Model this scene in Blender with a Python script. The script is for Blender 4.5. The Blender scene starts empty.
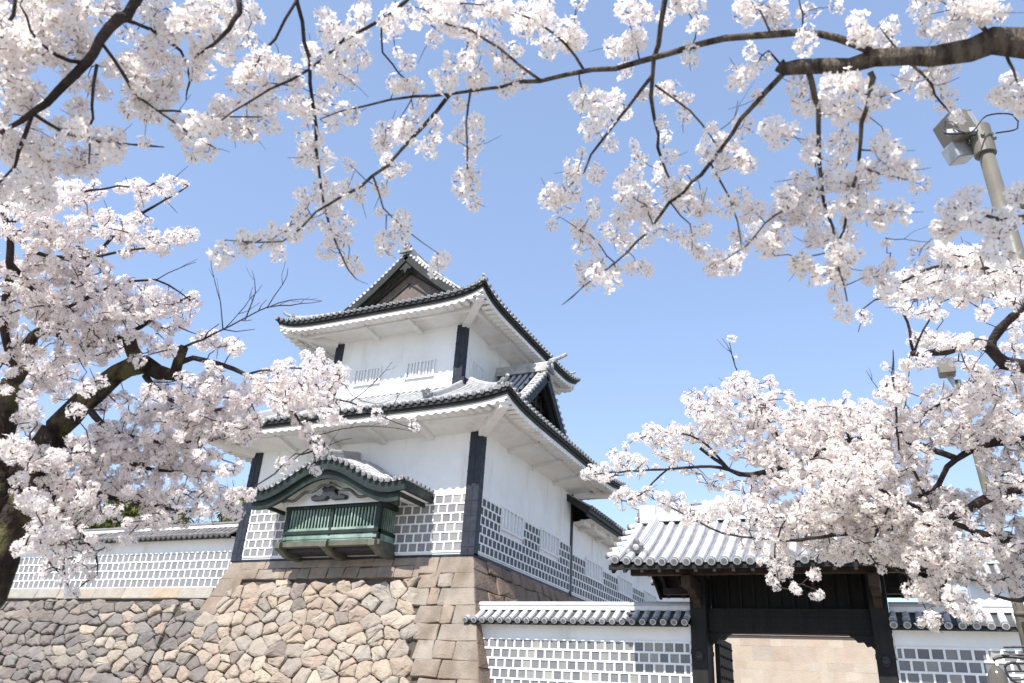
import bpy, math, random
import numpy as np
from mathutils import Vector
random.seed(7); np.random.seed(7)
rad = math.radians
scene = bpy.context.scene
COL = scene.collection

# ------------------------------------------------------------------ camera, sky, sun, exposure
FPX = 771.44
CR = np.array([0.90454925, 0.42213399, 0.05994628]); CU = np.array([0.13511291, -0.41714799, 0.89873915]); CF = np.array([-0.40439481, 0.8048543, 0.43436666])
CAM = np.array([0, 0, 1.6])
cd = bpy.data.cameras.new('camera'); cam = bpy.data.objects.new('camera', cd); COL.objects.link(cam)
from mathutils import Matrix
mw = Matrix(((CR[0], CU[0], -CF[0], CAM[0]), (CR[1], CU[1], -CF[1], CAM[1]), (CR[2], CU[2], -CF[2], CAM[2]), (0, 0, 0, 1)))
cam.matrix_world = mw
cd.sensor_width = 36; cd.lens = FPX * 36 / 1024; cd.clip_end = 2000; cd.clip_start = .05
cd.dof.use_dof = True; cd.dof.focus_distance = 21; cd.dof.aperture_fstop = 4.5
scene.camera = cam
SUN_EL, SUN_AZ = rad(50.5), rad(4)          # sun behind the viewer, a touch to the left of the gate's axis
w = bpy.data.worlds.new('World'); scene.world = w; w.use_nodes = True
nt = w.node_tree; nt.nodes.clear()
sky = nt.nodes.new('ShaderNodeTexSky'); sky.sky_type = 'NISHITA'; sky.sun_disc = False
sky.sun_elevation = SUN_EL; sky.sun_rotation = rad(180) + SUN_AZ; sky.altitude = 0; sky.air_density = 1.0; sky.dust_density = 0.4; sky.ozone_density = 2.2
hs = nt.nodes.new('ShaderNodeHueSaturation'); hs.inputs['Saturation'].default_value = .86; hs.inputs['Hue'].default_value = .507
bg = nt.nodes.new('ShaderNodeBackground'); bg.inputs[1].default_value = 0.145
wo = nt.nodes.new('ShaderNodeOutputWorld')
nt.links.new(sky.outputs[0], hs.inputs['Color']); mxs = nt.nodes.new('ShaderNodeMix'); mxs.data_type = 'RGBA'; mxs.inputs[0].default_value = .5; mxs.inputs[7].default_value = (1.02, 1.56, 2.55, 1); nt.links.new(hs.outputs[0], mxs.inputs[6]); nt.links.new(mxs.outputs[2], bg.inputs[0]); nt.links.new(bg.outputs[0], wo.inputs[0])
sl = bpy.data.lights.new('sun', 'SUN'); sl.energy = 3.4; sl.angle = rad(.53); sl.color = (1, .95, .88)
so = bpy.data.objects.new('sun', sl); COL.objects.link(so); so.location = (-3, -20, 30)
sd = Vector((-math.sin(SUN_AZ) * math.cos(SUN_EL), -math.cos(SUN_AZ) * math.cos(SUN_EL), math.sin(SUN_EL)))
so.rotation_euler = sd.to_track_quat('Z', 'Y').to_euler()
scene.view_settings.view_transform = 'Standard'; scene.view_settings.look = 'None'
scene.view_settings.gamma = 1; scene.view_settings.exposure = 1.17
scene.cycles.max_bounces = 7; scene.cycles.diffuse_bounces = 4; scene.cycles.transmission_bounces = 4

# ------------------------------------------------------------------ helpers
def ray(x, y): return CR * (x - 512) + CU * (341.5 - y) + CF * FPX
def at(x, y, dist):
    d = ray(x, y); return CAM + d / np.linalg.norm(d) * dist

class MB:
    """collects shapes; build() links them as ONE mesh object"""
    def __init__(s): s.v = []; s.f = []; s.m = []
    def add(s, vs, fs, mi=0):
        o = len(s.v); s.v.extend([tuple(map(float, q)) for q in vs]); s.f.extend([tuple(i + o for i in f) for f in fs]); s.m.extend([mi] * len(fs)); return s
    def box(s, x0, x1, y0, y1, z0, z1, mi=0):
        vs = [(x0, y0, z0), (x1, y0, z0), (x1, y1, z0), (x0, y1, z0), (x0, y0, z1), (x1, y0, z1), (x1, y1, z1), (x0, y1, z1)]
        return s.add(vs, [(0, 3, 2, 1), (4, 5, 6, 7), (0, 1, 5, 4), (1, 2, 6, 5), (2, 3, 7, 6), (3, 0, 4, 7)], mi)
    def bbox(s, x0, x1, y0, y1, z0, z1, b=.012, mi=0):
        """box with chamfered edges"""
        vs = []; 
        for z, e in ((z0, b), (z0 + b, 0), (z1 - b, 0), (z1, b)):
            for cx, cy, sx, sy in ((x0, y0, 1, 1), (x1, y0, -1, 1), (x1, y1, -1, -1), (x0, y1, 1, -1)):
                if sx * sy > 0: vs += [(cx + sx * e, cy + sy * (b + e), z), (cx + sx * (b + e), cy + sy * e, z)]
                else: vs += [(cx + sx * (b + e), cy + sy * e, z), (cx + sx * e, cy + sy * (b + e), z)]
        fs = [tuple(range(7, -1, -1)), tuple(range(24, 32))]
        for k in range(3):
            for i in range(8): fs.append((k * 8 + i, k * 8 + (i + 1) % 8, k * 8 + 8 + (i + 1) % 8, k * 8 + 8 + i))
        return s.add(vs, fs, mi)
    def hexa(s, p, mi=0):
        """8 points: bottom ring 0-3, top ring 4-7"""
        return s.add(p, [(0, 3, 2, 1), (4, 5, 6, 7), (0, 1, 5, 4), (1, 2, 6, 5), (2, 3, 7, 6), (3, 0, 4, 7)], mi)
    def beam(s, a, b, wd, ht, up=(0, 0, 1), mi=0):
        a = Vector(a); b = Vector(b); t = (b - a).normalized(); sv = t.cross(Vector(up)).normalized() * wd / 2; uv = sv.cross(t).normalized() * ht / 2
        return s.hexa([a - sv - uv, a + sv - uv, a + sv + uv, a - sv + uv, b - sv - uv, b + sv - uv, b + sv + uv, b - sv + uv], mi)
    def tube(s, pts, r, n=8, mi=0, cap=True):
        pts = [Vector(p) for p in pts]; rr = r if hasattr(r, '__len__') else [r] * len(pts); vs = []; fs = []
        ref = Vector((0, 0, 1)); 
        t0 = (pts[-1] - pts[0]).normalized()
        if abs(t0.z) > .9: ref = Vector((1, 0, 0))
        for i, p in enumerate(pts):
            t = (pts[min(i + 1, len(pts) - 1)] - pts[max(i - 1, 0)]).normalized()
            a = t.cross(ref).normalized(); b = a.cross(t)
            for k in range(n):
                th = 2 * math.pi * k / n; vs.append(p + (a * math.cos(th) + b * math.sin(th)) * rr[i])
        for i in range(len(pts) - 1):
            for k in range(n): fs.append((i * n + k, i * n + (k + 1) % n, (i + 1) * n + (k + 1) % n, (i + 1) * n + k))
        if cap: fs.append(tuple(range(n))[::-1]); fs.append(tuple(range((len(pts) - 1) * n, len(pts) * n)))
        return s.add(vs, fs, mi)
    def sweep(s, pts, prof, up=(0, 0, 1), mi=0, cap=True):
        """sweep a closed profile [(side, up)] along pts keeping 'up'"""
        pts = [Vector(p) for p in pts]; n = len(prof); vs = []; fs = []; upv = Vector(up)
        for i, p in enumerate(pts):
            t = (pts[min(i + 1, len(pts) - 1)] - pts[max(i - 1, 0)]).normalized()
            a = t.cross(upv).normalized(); b = a.cross(t).normalized()
            for (u, q) in prof: vs.append(p + a * u + b * q)
        for i in range(len(pts) - 1):
            for k in range(n): fs.append((i * n + k, i * n + (k + 1) % n, (i + 1) * n + (k + 1) % n, (i + 1) * n + k))
        if cap: fs.append(tuple(range(n))[::-1]); fs.append(tuple(range((len(pts) - 1) * n, len(pts) * n)))
        return s.add(vs, fs, mi)
    def grid(s, P, mi=0):
        """P[i][j] points"""
        nj = len(P[0]); vs = [q for r_ in P for q in r_]; fs = []
        for i in range(len(P) - 1):
            for j in range(nj - 1): fs.append((i * nj + j, i * nj + j + 1, (i + 1) * nj + j + 1, (i + 1) * nj + j))
        return s.add(vs, fs, mi)
    def roll(s, pts, nrm, r=.075, mi=0, disc=True, tiles=.33):
        """one row of round cover tiles running down pts; a thick disc closes the eave end (pts[0])"""
        pts = [Vector(p) for p in pts]; nrm = Vector(nrm); K = 5; vs = []; fs = []
        # resample with a small lip at each tile joint
        L = [0]
        for i in range(1, len(pts)): L.append(L[-1] + (pts[i] - pts[i - 1]).length)
        T = L[-1]
        if T < .05: return s
        nt_ = max(1, round(T / tiles)); seg = []
        def P(d):
            for i in range(1, len(L)):
                if d <= L[i] + 1e-6:
                    return pts[i - 1].lerp(pts[i], (d - L[i - 1]) / max(1e-6, L[i] - L[i - 1]))
            return pts[-1].copy()
        for k in range(nt_): seg += [(T * k / nt_, r), (T * (k + 1) / nt_ - .004, r * .86)]
        for d, rr in seg:
            p = P(d); q = P(min(T, d + .05)); o = P(max(0, d - .05)); t = (q - o).normalized(); a = t.cross(nrm).normalized(); b = a.cross(t).normalized()
            if b.dot(nrm) < 0: b = -b
            for k in range(K + 1):
                th = math.pi * k / K; vs.append(p + a * math.cos(th) * rr + b * (math.sin(th) * rr))
        for i in range(len(seg) - 1):
            for k in range(K): fs.append((i * (K + 1) + k, i * (K + 1) + k + 1, (i + 1) * (K + 1) + k + 1, (i + 1) * (K + 1) + k))
        s.add(vs, fs, mi)
        if disc:
            t = (pts[1] - pts[0]).normalized(); c = pts[0] + nrm.normalized() * r * .18
            s.tube([c - t * .045, c + t * .02], r * 1.02, 10, 9)
            s.tube([c - t * .050, c - t * .044], [r * .84, r * .92], 10, mi); s.tube([c - t * .054, c - t * .046], [r * .66, r * .70], 10, 9)
        return s
    def build(s, name, mats, parent=None, smooth=False):
        me = bpy.data.meshes.new(name); me.from_pydata(s.v, [], s.f)
        mats = list(mats) if isinstance(mats, (list, tuple)) else [mats]
        if 9 in s.m: mats.append(M['disc']); s.m = [len(mats) - 1 if q == 9 else q for q in s.m]
        for m_ in mats: me.materials.append(m_)
        if len(mats) > 1: me.polygons.foreach_set('material_index', s.m)
        if smooth: me.polygons.foreach_set('use_smooth', [True] * len(s.f))
        me.update()
        import bmesh
        if len(s.f) < 60000:
            bm = bmesh.new(); bm.from_mesh(me); bmesh.ops.recalc_face_normals(bm, faces=bm.faces); bm.to_mesh(me); bm.free()
        o = bpy.data.objects.new(name, me); COL.objects.link(o)
        if parent is not None:
            o.parent = parent; o.matrix_parent_inverse = Matrix.Translation(-parent_loc(parent))
        return o
def parent_loc(p):
    v = Vector(p.location)
    while p.parent is not None: p = p.parent; v = v + Vector(p.location) if False else v
    return v
def tag(o, label=None, cat=None, group=None, kind=None):
    if label: o['label'] = label
    if cat: o['category'] = cat
    if group: o['group'] = group
    if kind: o['kind'] = kind
    return o
def thing(name, label, cat, loc=(0, 0, 0), group=None):
    o = bpy.data.objects.new(name, None); COL.objects.link(o); o.location = loc; o.empty_display_size = .3
    return tag(o, label, cat, group)

# ------------------------------------------------------------------ materials
def mat(name, c, rough=.8, c2=None, scale=3, bump=0, bscale=40, metal=0, detail=5, island=None, stain=None, spec=.3, lo=.35, hi=.65, stretch=None):
    m = bpy.data.materials.new(name); m.use_nodes = True; N = m.node_tree; L = N.links; b = N.nodes['Principled BSDF']
    b.inputs['Roughness'].default_value = rough; b.inputs['Metallic'].default_value = metal; b.inputs['Specular IOR Level'].default_value = spec
    b.inputs['Base Color'].default_value = (*c, 1)
    tc = N.nodes.new('ShaderNodeTexCoord'); co = tc.outputs['Object']
    if stretch:
        mp = N.nodes.new('ShaderNodeMapping'); mp.inputs['Scale'].default_value = stretch; L.new(co, mp.inputs[0]); co = mp.outputs[0]
    out = None
    if c2:
        n = N.nodes.new('ShaderNodeTexNoise'); n.inputs['Scale'].default_value = scale; n.inputs['Detail'].default_value = detail; n.inputs['Roughness'].default_value = .6; L.new(co, n.inputs['Vector'])
        r_ = N.nodes.new('ShaderNodeValToRGB'); r_.color_ramp.elements[0].position = lo; r_.color_ramp.elements[1].position = hi
        r_.color_ramp.elements[0].color = (*c, 1); r_.color_ramp.elements[1].color = (*c2, 1); L.new(n.outputs[0], r_.inputs[0]); out = r_.outputs[0]
    if island:
        g = N.nodes.new('ShaderNodeNewGeometry'); r2 = N.nodes.new('ShaderNodeValToRGB'); cr = r2.color_ramp; cr.interpolation = 'LINEAR'
        while len(cr.elements) < len(island): cr.elements.new(.5)
        for i, cc in enumerate(island): cr.elements[i].position = i / (len(island) - 1); cr.elements[i].color = (*cc, 1)
        L.new(g.outputs['Random Per Island'], r2.inputs[0])
        if out is None: out = r2.outputs[0]
        else:
            mx = N.nodes.new('ShaderNodeMix'); mx.data_type = 'RGBA'; mx.blend_type = 'MULTIPLY'; mx.inputs[0].default_value = 1
            L.new(r2.outputs[0], mx.inputs[6]); L.new(out, mx.inputs[7]); out = mx.outputs[2]
    if stain:
        sc_, col_, lo_, hi_, st_ = stain
        mp = N.nodes.new('ShaderNodeMapping'); mp.inputs['Scale'].default_value = st_; L.new(tc.outputs['Object'], mp.inputs[0])
        n = N.nodes.new('ShaderNodeTexNoise'); n.inputs['Scale'].default_value = sc_; n.inputs['Detail'].default_value = 6; L.new(mp.outputs[0], n.inputs['Vector'])
        mr = N.nodes.new('ShaderNodeMapRange'); mr.inputs[1].default_value = lo_; mr.inputs[2].default_value = hi_; L.new(n.outputs[0], mr.inputs[0])
        mx = N.nodes.new('ShaderNodeMix'); mx.data_type = 'RGBA'; L.new(mr.outputs[0], mx.inputs[0])
        if out is not None: L.new(out, mx.inputs[6])
        else: mx.inputs[6].default_value = (*c, 1)
        mx.inputs[7].default_value = (*col_, 1); out = mx.outputs[2]
    if out is not None: L.new(out, b.inputs['Base Color'])
    if bump:
        n = N.nodes.new('ShaderNodeTexNoise'); n.inputs['Scale'].default_value = bscale; n.inputs['Detail'].default_value = 6; L.new(co, n.inputs['Vector'])
        bu = N.nodes.new('ShaderNodeBump'); bu.inputs['Strength'].default_value = bump; bu.inputs['Distance'].default_value = .05; L.new(n.outputs[0], bu.inputs['Height']); L.new(bu.outputs[0], b.inputs['Normal'])
    return m
M = {}
M['plaster'] = mat('white_plaster', (.80, .80, .79), .9, (.74, .735, .72), 1.2, .15, 25, stain=(1.7, (.56, .54, .50), .56, .80, (1, 1, .22)))
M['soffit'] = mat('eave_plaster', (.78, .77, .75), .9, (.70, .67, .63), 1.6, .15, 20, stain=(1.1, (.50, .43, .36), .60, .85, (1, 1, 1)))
M['tile'] = mat('lead_roof_tile', (.47, .465, .46), .55, (.31, .31, .31), 2.5, .12, 60, spec=.4, stain=(5, (.20, .20, .20), .60, .82, (1, 1, 1)))
M['tilegate'] = mat('pale_lead_roof_tile', (.54, .54, .55), .5, (.43, .43, .445), 2.5, .1, 60, spec=.4, stain=(4, (.33, .33, .34), .62, .85, (1, 1, 1)))
M['darktile'] = mat('dark_roof_tile', (.13, .125, .125), .7, (.20, .19, .185), 3, .1, 60)  # darker roof tile for the coping of the long left wall
M['pan'] = mat('shaded_pan_tile', (.10, .10, .10), .7, (.05, .052, .055), 4, .1, 60)  # darkened colour paints in the shade between the cover rolls
M['pangate'] = mat('shaded_gate_pan_tile', (.24, .24, .26), .6, (.15, .15, .165), 3, .1, 60)  # gate pans: shadow lines between the rolls put into the colour
M['disc'] = mat('dark_tile_face', (.14, .14, .145), .7, (.22, .22, .22), 6, .1, 60)
M['fascia'] = mat('dark_eave_board', (.014, .016, .015), .6, (.030, .032, .028), 3, .1, 30)
M['post'] = mat('blackened_corner_post', (.014, .017, .026), .55, (.028, .032, .045), 5, .1, 30)
M['namako'] = mat('grey_wall_tile', (.9, .9, .9), .6, (1, 1, 1), 6, .1, 30, island=[(.13, .135, .145), (.19, .19, .20), (.15, .155, .165), (.23, .23, .23), (.14, .145, .155), (.19, .19, .195), (.33, .32, .29)])
M['namako_pale'] = mat('weathered_wall_tile', (.9, .9, .9), .65, (1, 1, 1), 6, .1, 30, island=[(.17, .17, .18), (.24, .24, .25), (.20, .20, .21), (.27, .265, .26), (.18, .18, .195), (.34, .33, .315), (.22, .22, .225)])
M['namako_shade'] = mat('shaded_wall_tile', (.9, .9, .9), .6, (1, 1, 1), 6, .1, 30, island=[(.055, .06, .07), (.085, .09, .10), (.07, .073, .082), (.10, .10, .105)])  # darker tile copy for the right-hand faces, their shade painted in
M['namako_left'] = mat('dusty_wall_tile', (.9, .9, .9), .65, (1, 1, 1), 6, .1, 30, island=[(.19, .19, .20), (.23, .23, .24), (.21, .21, .22), (.25, .25, .255)])
M['joint'] = mat('tile_joint_plaster', (.80, .80, .79), .9, (.72, .72, .71), 6, .1, 40)
M['copper'] = mat('green_copper', (.15, .22, .18), .7, (.27, .36, .30), 3, .12, 20, stain=(2.5, (.06, .11, .09), .5, .75, (1, 1, .5)))
M['copper_dark'] = mat('dark_copper', (.009, .015, .0125), .55, (.020, .031, .026), 3, .1, 20, stain=(2.2, (.045, .075, .06), .58, .8, (1, 1, 1)))
M['copper_brown'] = mat('weathered_copper_beam', (.075, .08, .06), .7, (.13, .125, .095), 3, .1, 20)
M['wood'] = mat('dark_gate_timber', (.007, .0065, .007), .7, (.015, .013, .0125), 5, .15, 18, stretch=(1, 1, .25))
M['woodbrown'] = mat('brown_gate_timber', (.020, .013, .010), .65, (.045, .028, .019), 6, .15, 18)
M['iron'] = mat('black_iron', (.022, .022, .025), .45, (.04, .04, .045), 8, .1, 30)
ST = [(.28, .225, .175), (.33, .27, .205), (.25, .215, .185), (.37, .31, .235), (.235, .21, .185), (.31, .235, .18), (.28, .25, .215), (.35, .30, .24), (.27, .205, .165)]
SG = [(.165, .145, .13), (.20, .17, .15), (.15, .14, .132), (.24, .21, .175), (.17, .145, .13), (.21, .195, .18), (.155, .125, .115), (.26, .215, .18)]
def desat(L_, k=.78, g_=1.0): return [tuple(g_ * (sum(c) / 3 + (v - sum(c) / 3) * k) for v in c) for c in L_]
ST = desat(ST, .92, 1.08); SG = desat(SG, .85)
M['stone'] = mat('tan_field_stone', (.86, .84, .82), .9, (1.08, 1.07, 1.05), 3.5, .45, 14, island=ST, stain=(6, (.20, .165, .135), .58, .80, (1, 1, 1)))
M['stonegrey'] = mat('grey_brown_field_stone', (.84, .82, .82), .9, (1.1, 1.09, 1.07), 3.5, .45, 14, island=SG, stain=(6, (.14, .12, .11), .58, .80, (1, 1, 1)))
M['cut'] = mat('cut_tuff_stone', (.82, .80, .79), .92, (1.08, 1.06, 1.04), 2.2, .5, 18, island=desat([(.27, .215, .165), (.25, .21, .165), (.30, .26, .21), (.28, .205, .15), (.31, .27, .22), (.24, .20, .16), (.29, .215, .16)], .8), stain=(1.6, (.16, .125, .095), .48, .72, (1, 1, .45)))
M['cutshade'] = mat('shaded_brown_cut_stone', (.8, .78, .77), .92, (1.1, 1.06, 1.04), 2.2, .6, 14, island=[(.20, .15, .115), (.24, .175, .13), (.17, .13, .105), (.26, .20, .16)], stain=(3, (.10, .075, .06), .55, .8, (1, 1, .6)))  # cut stone of the side face, its shade put into the brown
M['cap'] = mat('pale_coping_stone', (.85, .83, .82), .9, (1.05, 1.04, 1.02), 3, .35, 18, island=[(.33, .30, .25), (.36, .28, .21), (.30, .29, .26), (.38, .33, .27)])
M['inner'] = mat('pink_beige_cut_stone', (.92, .91, .90), .9, (1.04, 1.03, 1.02), 2.5, .25, 14, island=[(.40, .335, .27), (.44, .375, .30), (.39, .315, .255), (.47, .41, .34), (.42, .37, .31), (.44, .355, .285), (.36, .32, .28)])
M['backing'] = mat('wall_core_earth', (.07, .058, .048), 1, (.10, .085, .07), 5, .3, 20)
M['steel'] = mat('cream_painted_steel', (.17, .155, .13), .45, (.13, .12, .10), 4, .03, 20)
M['galv'] = mat('galvanised_steel', (.42, .43, .44), .4, (.33, .34, .35), 6, .05, 30, metal=.4)
M['greypole'] = mat('grey_brown_pole', (.075, .066, .05), .7, (.13, .115, .09), 6, .08, 20)
M['lampglass'] = mat('smoky_lamp_glass', (.16, .145, .12), .12, (.22, .20, .165), 3, spec=.6)
M['ground'] = mat('gravel_ground', (.26, .24, .21), .95, (.33, .31, .27), 4, .4, 30)

# ------------------------------------------------------------------ ground
g = MB(); g.grid([[(x, y, 0) for y in (-600, -60, 0, 60, 900)] for x in (-900, -60, 0, 60, 900)])
o = g.build('ground', M['ground']); tag(o, 'pale gravel ground in front of the castle walls', None, kind='structure')
if 'category' in o: del o['category']

# ------------------------------------------------------------------ stone work
def clip(poly, nx, ny, c):
    out = []
    for i in range(len(poly)):
        a = poly[i]; b = poly[(i + 1) % len(poly)]; da = a[0] * nx + a[1] * ny - c; db = b[0] * nx + b[1] * ny - c
        if da <= 0: out.append(a)
        if da * db < 0: t = da / (da - db); out.append((a[0] + (b[0] - a[0]) * t, a[1] + (b[1] - a[1]) * t))
    return out
def voronoi(u0, u1, v0, v1, cu, cv, extra=.25, tilt=.25):
    nu = max(1, int((u1 - u0) / cu)); nv = max(1, int((v1 - v0) / cv)); S = []
    for i in range(-1, nu + 1):
        for j in range(-1, nv + 1):
            x = u0 + (i + .5 + (.25 if j % 2 else -.25) + random.uniform(-.34, .34)) * cu; y = v0 + (j + .5 + random.uniform(-.30, .30)) * cv + tilt * random.uniform(-.1, .1)
            S.append((x, y))
            if random.random() < extra: S.append((x + random.uniform(.3, .6) * cu * random.choice((-1, 1)), y + random.uniform(.3, .5) * cv * random.choice((-1, 1))))
    A = np.array(S); asp = cu / cv; out = []
    for k, (x, y) in enumerate(S):
        if x < u0 or x > u1 or y < v0 or y > v1: continue
        poly = [(x - 2 * cu, y - 2 * cv), (x + 2 * cu, y - 2 * cv), (x + 2 * cu, y + 2 * cv), (x - 2 * cu, y + 2 * cv)]
        d = np.abs(A - (x, y)); nb = np.where((d[:, 0] < 2.6 * cu) & (d[:, 1] < 2.6 * cv))[0]
        for q in nb:
            if q == k: continue
            dx, dy = A[q] - (x, y); wy = asp * asp          # anisotropic metric keeps stones wider than tall
            poly = clip(poly, dx, dy * wy, (x + dx / 2) * dx + (y + dy / 2) * dy * wy)
            if len(poly) < 3: break
        for nx, ny, c in ((-1, 0, -u0), (1, 0, u1), (0, -1, -v0), (0, 1, v1)):
            if len(poly) >= 3: poly = clip(poly, nx, ny, c)
        if len(poly) >= 3: out.append(poly)
    return out
def stone(mb, poly, F, N, gap=.02, dome=.09, depth=.12, mi=0, rough=.5, crisp=False):
    """poly in (u,v); F(u,v,out) gives a point"""
    # drop tiny edges
    q = [p for i, p in enumerate(poly) if math.hypot(p[0] - poly[i - 1][0], p[1] - poly[i - 1][1]) > .05]
    if len(q) < 3: return
    cx = sum(p[0] for p in q) / len(q); cy = sum(p[1] for p in q) / len(q)
    # subdivide the outline and wobble it
    R_ = []
    for i in range(len(q)):
        a, b = q[i], q[(i + 1) % len(q)]; L = math.hypot(b[0] - a[0], b[1] - a[1]); n = 2 if L > .16 else 1
        # corner cut
        for t in ((.03, .5, .97) if crisp else (.10, .35, .65, .90) if L > .2 else (.2, .8)): R_.append((a[0] + (b[0] - a[0]) * t + random.uniform(-1, 1) * .022 * rough * 2, a[1] + (b[1] - a[1]) * t + random.uniform(-1, 1) * .022 * rough * 2))
    size = min(max(abs(p[0] - cx) for p in R_), max(abs(p[1] - cy) for p in R_))
    if size < .04: return
    def shr(p, d):
        dx, dy = p[0] - cx, p[1] - cy; L = math.hypot(dx, dy); k = max(.1, 1 - d / max(L, .03)); return (cx + dx * k, cy + dy * k)
    tx, ty = random.uniform(-.20, .20) * rough * 2 * (.25 if crisp else 1), random.uniform(-.20, .16) * rough * 2 * (.3 if crisp else 1); hh = dome * random.uniform(.6, 1.3) * min(1, size / .2)
    rings = []; gap = gap * random.uniform(.4, 1.5)
    fa = random.uniform(0, 6.28); fk = random.uniform(.08, .3) * rough if not crisp else 0; fo = random.uniform(-.1, .12)
    def hgt(p, base): return base + (p[0] - cx) * tx + (p[1] - cy) * ty - fk * max(0, (p[0] - cx) * math.cos(fa) + (p[1] - cy) * math.sin(fa) - fo)
    rings.append([F(*shr(p, gap), -depth) for p in R_])
    rings.append([F(*shr(p, gap), hgt(p, hh * .15) + random.uniform(-.01, .01)) for p in R_])
    bw = .02 if crisp else size * .16
    rings.append([F(*shr(p, gap + bw), hgt(p, hh * .72) + random.uniform(-.012, .012) * rough * 2) for p in R_])
    rings.append([F(*shr(p, gap + size * .50), hgt(p, hh) + random.uniform(-.02, .02) * rough) for p in R_])
    n = len(R_); vs = [v for r_ in rings for v in r_] + [F(cx, cy, hh * 1.05)]; fs = []
    for k in range(3):
        for i in range(n): fs.append((k * n + i, k * n + (i + 1) % n, (k + 1) * n + (i + 1) % n, (k + 1) * n + i))
    for i in range(n): fs.append((3 * n + i, 3 * n + (i + 1) % n, 4 * n))
    mb.add(vs, fs, mi)
def rectpoly(a, b, c, d, j=.02):
    r_ = lambda: random.uniform(-j, j)
    return [(a + r_(), c + r_()), (b + r_(), c + r_()), (b + r_(), d + r_()), (a + r_(), d + r_())]
def courses(mb, u0, u1, v0, v1, F, hs_=(.35, .6), ls=(.5, 1.1), mi=0, gap=.008, dome=.02, rough=.25, ends=None, j=.015):
    v = v0
    while v < v1 - .05:
        h = random.uniform(*hs_); 
        if v + h > v1 - .15: h = v1 - v
        a = ends(v)[0] if ends else u0; e = ends(v)[1] if ends else u1
        while a < e - .05:
            l = random.uniform(*ls)
            if a + l > e - .25: l = e - a
            stone(mb, rectpoly(a, a + l, v, v + h, j), F, None, gap, dome, .12, mi, rough, True); a += l
        v += h

K = .30; ZT = 5.65; XL, XR, YF = -20.0, -10.85, 20.0; YB = 27.75
def FF(u, v, out=0):   # front battered plane; v = height
    h = ZT - v; n = math.sqrt(1 + K * K); return (u, YF - K * h - out / n, v + out * K / n)
def FS(u, v, out=0):   # right side; u = y
    h = ZT - v; n = math.sqrt(1 + K * K); return (XR + K * h + out / n, u, v + out * K / n)
base = thing('stone_rampart', 'tan rubble stone rampart with squared corner blocks beneath the white turret', 'stone rampart', (-15.4, 20, 0))
# core
cb = MB(); e = .10
def corep(z): h = ZT - z; return (XL - K * h + e, XR + K * h - e, YF - K * h + e)
(a0, a1, a2), (b0, b1, b2) = corep(0), corep(ZT - .03)
cb.hexa([(a0, a2, 0), (a1, a2, 0), (a1, 45, 0), (a0, 45, 0), (b0, b2, ZT - .03), (b1, b2, ZT - .03), (b1, 45, ZT - .03), (b0, 45, ZT - .03)])
cb.build('core', M['backing'], base)
rub = MB(); UL = -21.6
for p in voronoi(UL, -11.3, 0.6, 5.02, .62, .43, .3):
    cx = sum(q[0] for q in p) / len(p); cy = sum(q[1] for q in p) / len(p)
    if cx < XL - K * (ZT - cy) + .5 and cy > 3.9: continue
    if cx > XR + K * (ZT - cy) - 1.95: continue
    stone(rub, p, FF, None, .013, .055, .14, 1 if random.random() < max(.06, min(.8, (-18.2 - cx) / 4)) else 0, .42)
rub.build('rubble_face', [M['stone'], M['stonegrey']], base)
cut = MB()
def xl(v): return XL - K * (ZT - v)
def xr(v): return XR + K * (ZT - v)
# top course of squared blocks
a = XL + .6
while a < -12.5:
    l = random.uniform(.4, .8); stone(cut, rectpoly(a, min(a + l, -12.5), 5.03, 5.37), FF, None, .008, .03, .12, 0, .25, True); a += l
a = XL + .50
while a < -12.4:
    l = random.uniform(.7, 1.4); stone(cut, rectpoly(a, min(a + l, -12.4), 5.38, 5.64), FF, None, .006, .01, .12, 0, .15, True); a += l
# right corner: big squared blocks of the front face
v = .6
k = 0
while v < ZT - .05:
    h = random.uniform(.42, .62)
    if v + h > ZT - .3: h = ZT - .01 - v
    e_ = xr(v + h / 2); L1 = 1.15 if k % 2 else .7
    stone(cut, [(e_ - L1, v), (xr(v), v), (xr(v + h), v + h), (e_ - L1 + .02, v + h)], FF, None, .004, .012, .12, 0, .2, True)
    a = xr(v) - 2.1 + random.uniform(-.2, .2); 
    while a < e_ - L1 - .02:
        l = random.uniform(.5, .9)
        if a + l > e_ - L1 - .3: l = e_ - L1 - a
        stone(cut, rectpoly(a, a + l, v, v + h, .03), FF, None, .008, .035, .12, 0, .4, True); a += l
    v += h; k += 1
# left corner quoins
v = 3.9; k = 0
while v < ZT - .05:
    h = .58
    if v + h > ZT - .3: h = ZT - .01 - v
    L1 = 1.05 if k % 2 else .7
    stone(cut, [(xl(v), v), (xl(v + h / 2) + L1, v), (xl(v + h / 2) + L1, v + h), (xl(v + h), v + h)], FF, None, .004, .012, .12, 0, .2, True)
    v += h; k += 1
cut.build('corner_blocks', M['cut'], base)
sd_ = MB()
v = .6; k = 0
while v < ZT - .05:
    h = random.uniform(.42, .62)
    if v + h > ZT - .3: h = ZT - .01 - v
    yf0 = YF - K * (ZT - v); yf1 = YF - K * (ZT - v - h); L1 = 1.4 if k % 2 == 0 else .8
    stone(sd_, [(yf0, v), (yf1 + L1, v), (yf1 + L1, v + h), (yf1, v + h)], FS, None, .004, .012, .12, 0, .2, True)
    a = yf1 + L1
    while a < 42:
        l = random.uniform(.6, 1.2); stone(sd_, rectpoly(a, a + l, v, v + h, .04), FS, None, .012, .06, .12, 0, .5, True); a += l
    v += h; k += 1
sd_.build('side_face', M['cutshade'], base)

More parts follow.
